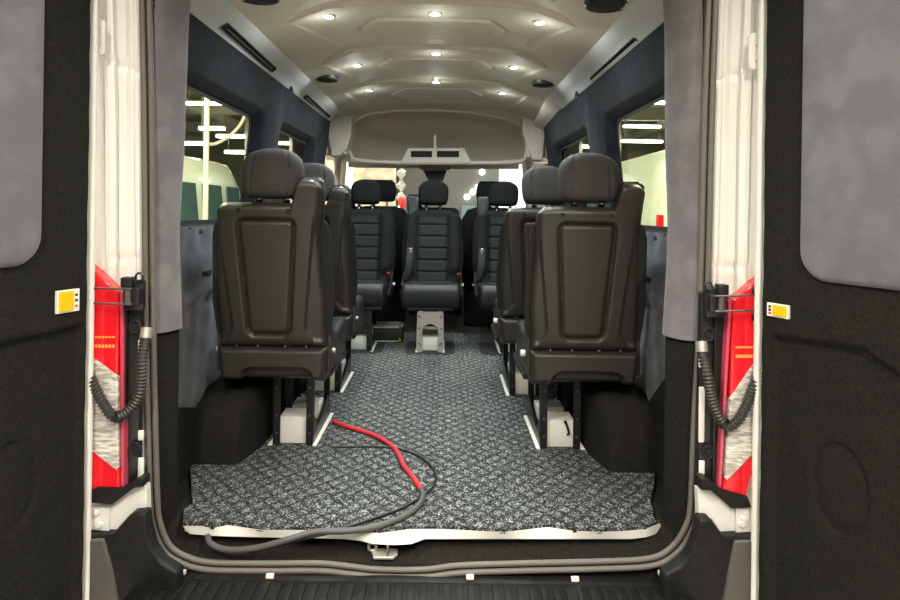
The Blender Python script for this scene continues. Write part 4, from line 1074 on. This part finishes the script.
def wheel(mb,x,y,z,r=.34,w=.22): mb.cyl((x,y,z),(1,0,0),r,w,28)
def parked_van(x,y,label,paint,rz=0,L=5.2,lamp=True,clearrear=True):
    """rear end at local y=0, body runs towards +y, 2 m wide"""
    root=empty('parked_van',(x,y,GZ),rz,label,'van')
    mb=MB(); rs=[]
    sec=[(0,.35,2.35,.94),(.06,.30,2.48,.97),(.3,.28,2.52,1.0),(3.4,.28,2.52,1.0),(3.9,.28,2.30,.97),(4.35,.28,1.50,.94),(4.9,.30,1.25,.88),(5.2,.40,1.0,.72)]
    for yy,zb_,zt_,w in sec:
        h=zt_-zb_; pts=[]
        for u,v in ((-1,0),(-1.0,.40),(-.985,.55),(-.93,.85),(-.82,.97),(-.6,1),(0,1.01),(.6,1),(.82,.97),(.93,.85),(.985,.55),(1.0,.40),(1,0)): pts.append((u*w,yy*L/5.2,zb_+v*h))
        rs.append(pts)
    mb.rings(rs,cap0=True,cap1=True); mb.build('body',paint,root,autosm=35)
    for s in (-1,1):
        for a,b in ((.5,1.5),(1.7,2.7),(2.9,3.7)):
            mb=MB(); mb.prism([(s*.985,a,1.45),(s*.985,b,1.45),(s*.945,b-.05,2.05),(s*.945,a+.05,2.05)],(s*.02,0,0)); mb.build('side_window','vanglass',root,bevel=.01)
        mb=MB(); mb.prism([(s*.12,-.012,1.45),(s*.80,-.012,1.45),(s*.76,-.012,2.1),(s*.12,-.012,2.1)],(0,.03,0)); mb.build('rear_window','vanglass',root,bevel=.01)
        mb=MB(); mb.prism([(s*.84,-.02,1.0),(s*.95,-.02,1.0),(s*.94,-.02,1.65),(s*.86,-.02,1.65)],(0,.05,0)); mb.build('tail_lamp','red',root,bevel=.008)
        for yy in (.9,4.2):
            mb=MB(); wheel(mb,s*.86,yy*L/5.2,.34); mb.build('wheel','blackm',root)
    mb=MB(); mb.box((0,-.03,.42),(1.9,.14,.22),.03); mb.build('bumper','bumper',root)
    mb=MB(); mb.prism([(-.8,4.36,1.55),(.8,4.36,1.55),(.72,3.95,2.2),(-.72,3.95,2.2)],(0,.06,.03)); mb.build('windscreen','vanglass',root)
    return root
parked_van(3.62,8.0,'white van seen through the right rear side window with its red tail lamp','vanwhite')
parked_van(-4.9,9.0,'white van seen through the left rear side window','vanwhite')
parked_van(-8.2,15.5,'farther white van behind the one in the left window','vanwhite',R(20))
# column beside the left van
p=atY(206,170,7.5); mb=MB(); mb.box((0,0,2.3),(.05,.05,5.9),.005); mb.box((0,0,.03),(.3,.3,.06)); o=mb.build('hall_post','cream'); o.location=(p.x,7.5,GZ); tag(o,'slim cream post seen through the left rear window','post')
p=atY(176,170,7.0)
# sagging hose under the ceiling
P=[atY(x,y,12) for x,y in ((246,112),(240,125),(228,137),(214,144),(204,143))]; cable_o=MB(); b=P[0].copy(); cable_o.tube(smooth_path([q-b for q in P],6),.03,10); o=cable_o.build('air_hose','cream',autosm=80); o.location=b; tag(o,'pale sagging air hose seen through the left window','hose')
# booth beyond the windscreen
def board(name,x0,x1,z0,z1,y,th,m,label,cat):
    mb=MB(); mb.box(((x1-x0)/2,0,(z1-z0)/2),(x1-x0,th,z1-z0),.01); o=mb.build(name,m,smooth=False); o.location=(x0,y,z0); return tag(o,label,cat)
xL=lambda px,Y: atY(px,190,Y).x
board('booth_wall',xL(325,12),xL(396,12),GZ,3.2,12,.1,'creamwall','cream booth wall beyond the left half of the windscreen','wall panel')
board('booth_wall',xL(400,13.5),xL(545,13.5),GZ,3.2,13.5,.1,'greywall','grey booth wall beyond the right half of the windscreen','wall panel')
board('light_box',xL(499,13.4),xL(532,13.4),.8,2.3,13.4,.12,'bright','bright bluish white window panel at the right of the windscreen','light box')
board('light_box',xL(347,11.9),xL(353,11.9),.8,2.0,11.9,.12,'bright','bright bluish white panel at the left of the windscreen','light box')
board('display_panel',xL(462,13),xL(476,13),GZ,1.05,13.38,.1,'blue','pale blue panel between the cab seats in front of the booth','panel')
# foil streamer
x=xL(401,10); mb=MB(); rs=[]
for k in range(60):
    z=GZ+.7+k*.05; a=k*.9; rs.append([( .09*math.cos(a+q)*(.6+.4*math.sin(k*1.7)), .03*math.sin(a+q), z-GZ) for q in np.linspace(0,2*math.pi,7)[:-1]])
mb.rings(rs,cap0=True,cap1=True); o=mb.build('foil_streamer','foil',smooth=False); o.location=(x,10,GZ); tag(o,'glittering twisted foil streamer behind the windscreen','streamer')
for k,(px,py,w) in enumerate(((482,172,'topmost'),(478,187,'second'),(473,192,'third'),(467,197,'lowest'))):
    c=atY(px,py,13.425); mb=MB(); mb.cyl((0,0,0),(0,1,0),.06,.05,20); o=mb.build('round_lamp','bulb'); o.location=c; tag(o,f'round lit lamp beyond the windscreen, {w} of four','lamp','round lamps beyond the windscreen')
c=atY(402,206,9); mb=MB(); rs=[]
for z,r in ((0,.05),(.08,.055),(.12,.04),(.125,.01)): rs.append([(r*math.cos(a),r*math.sin(a),z) for a in np.linspace(0,2*math.pi,17)[:-1]])
mb.rings(rs,cap0=True,cap1=True); mb.box((0,0,(GZ-c.z+.0)/2),(.05,.05,abs(GZ-c.z))); o=mb.build('red_bollard','redbutton'); o.location=c; tag(o,'small red bollard glimpsed left of the middle facing seat','bollard')

# ------------------------------------------------------------------ world and view
w=bpy.data.worlds.new('world'); scene.world=w; w.use_nodes=True
w.node_tree.nodes['Background'].inputs[0].default_value=(1,.95,.86,1); w.node_tree.nodes['Background'].inputs[1].default_value=.15
vs=scene.view_settings; vs.view_transform='Standard'; vs.look='None'; vs.gamma=1; vs.use_curve_mapping=False; vs.exposure=0.45
scene.cycles.use_denoising=True
scene.cycles.max_bounces=8; scene.cycles.sample_clamp_indirect=6
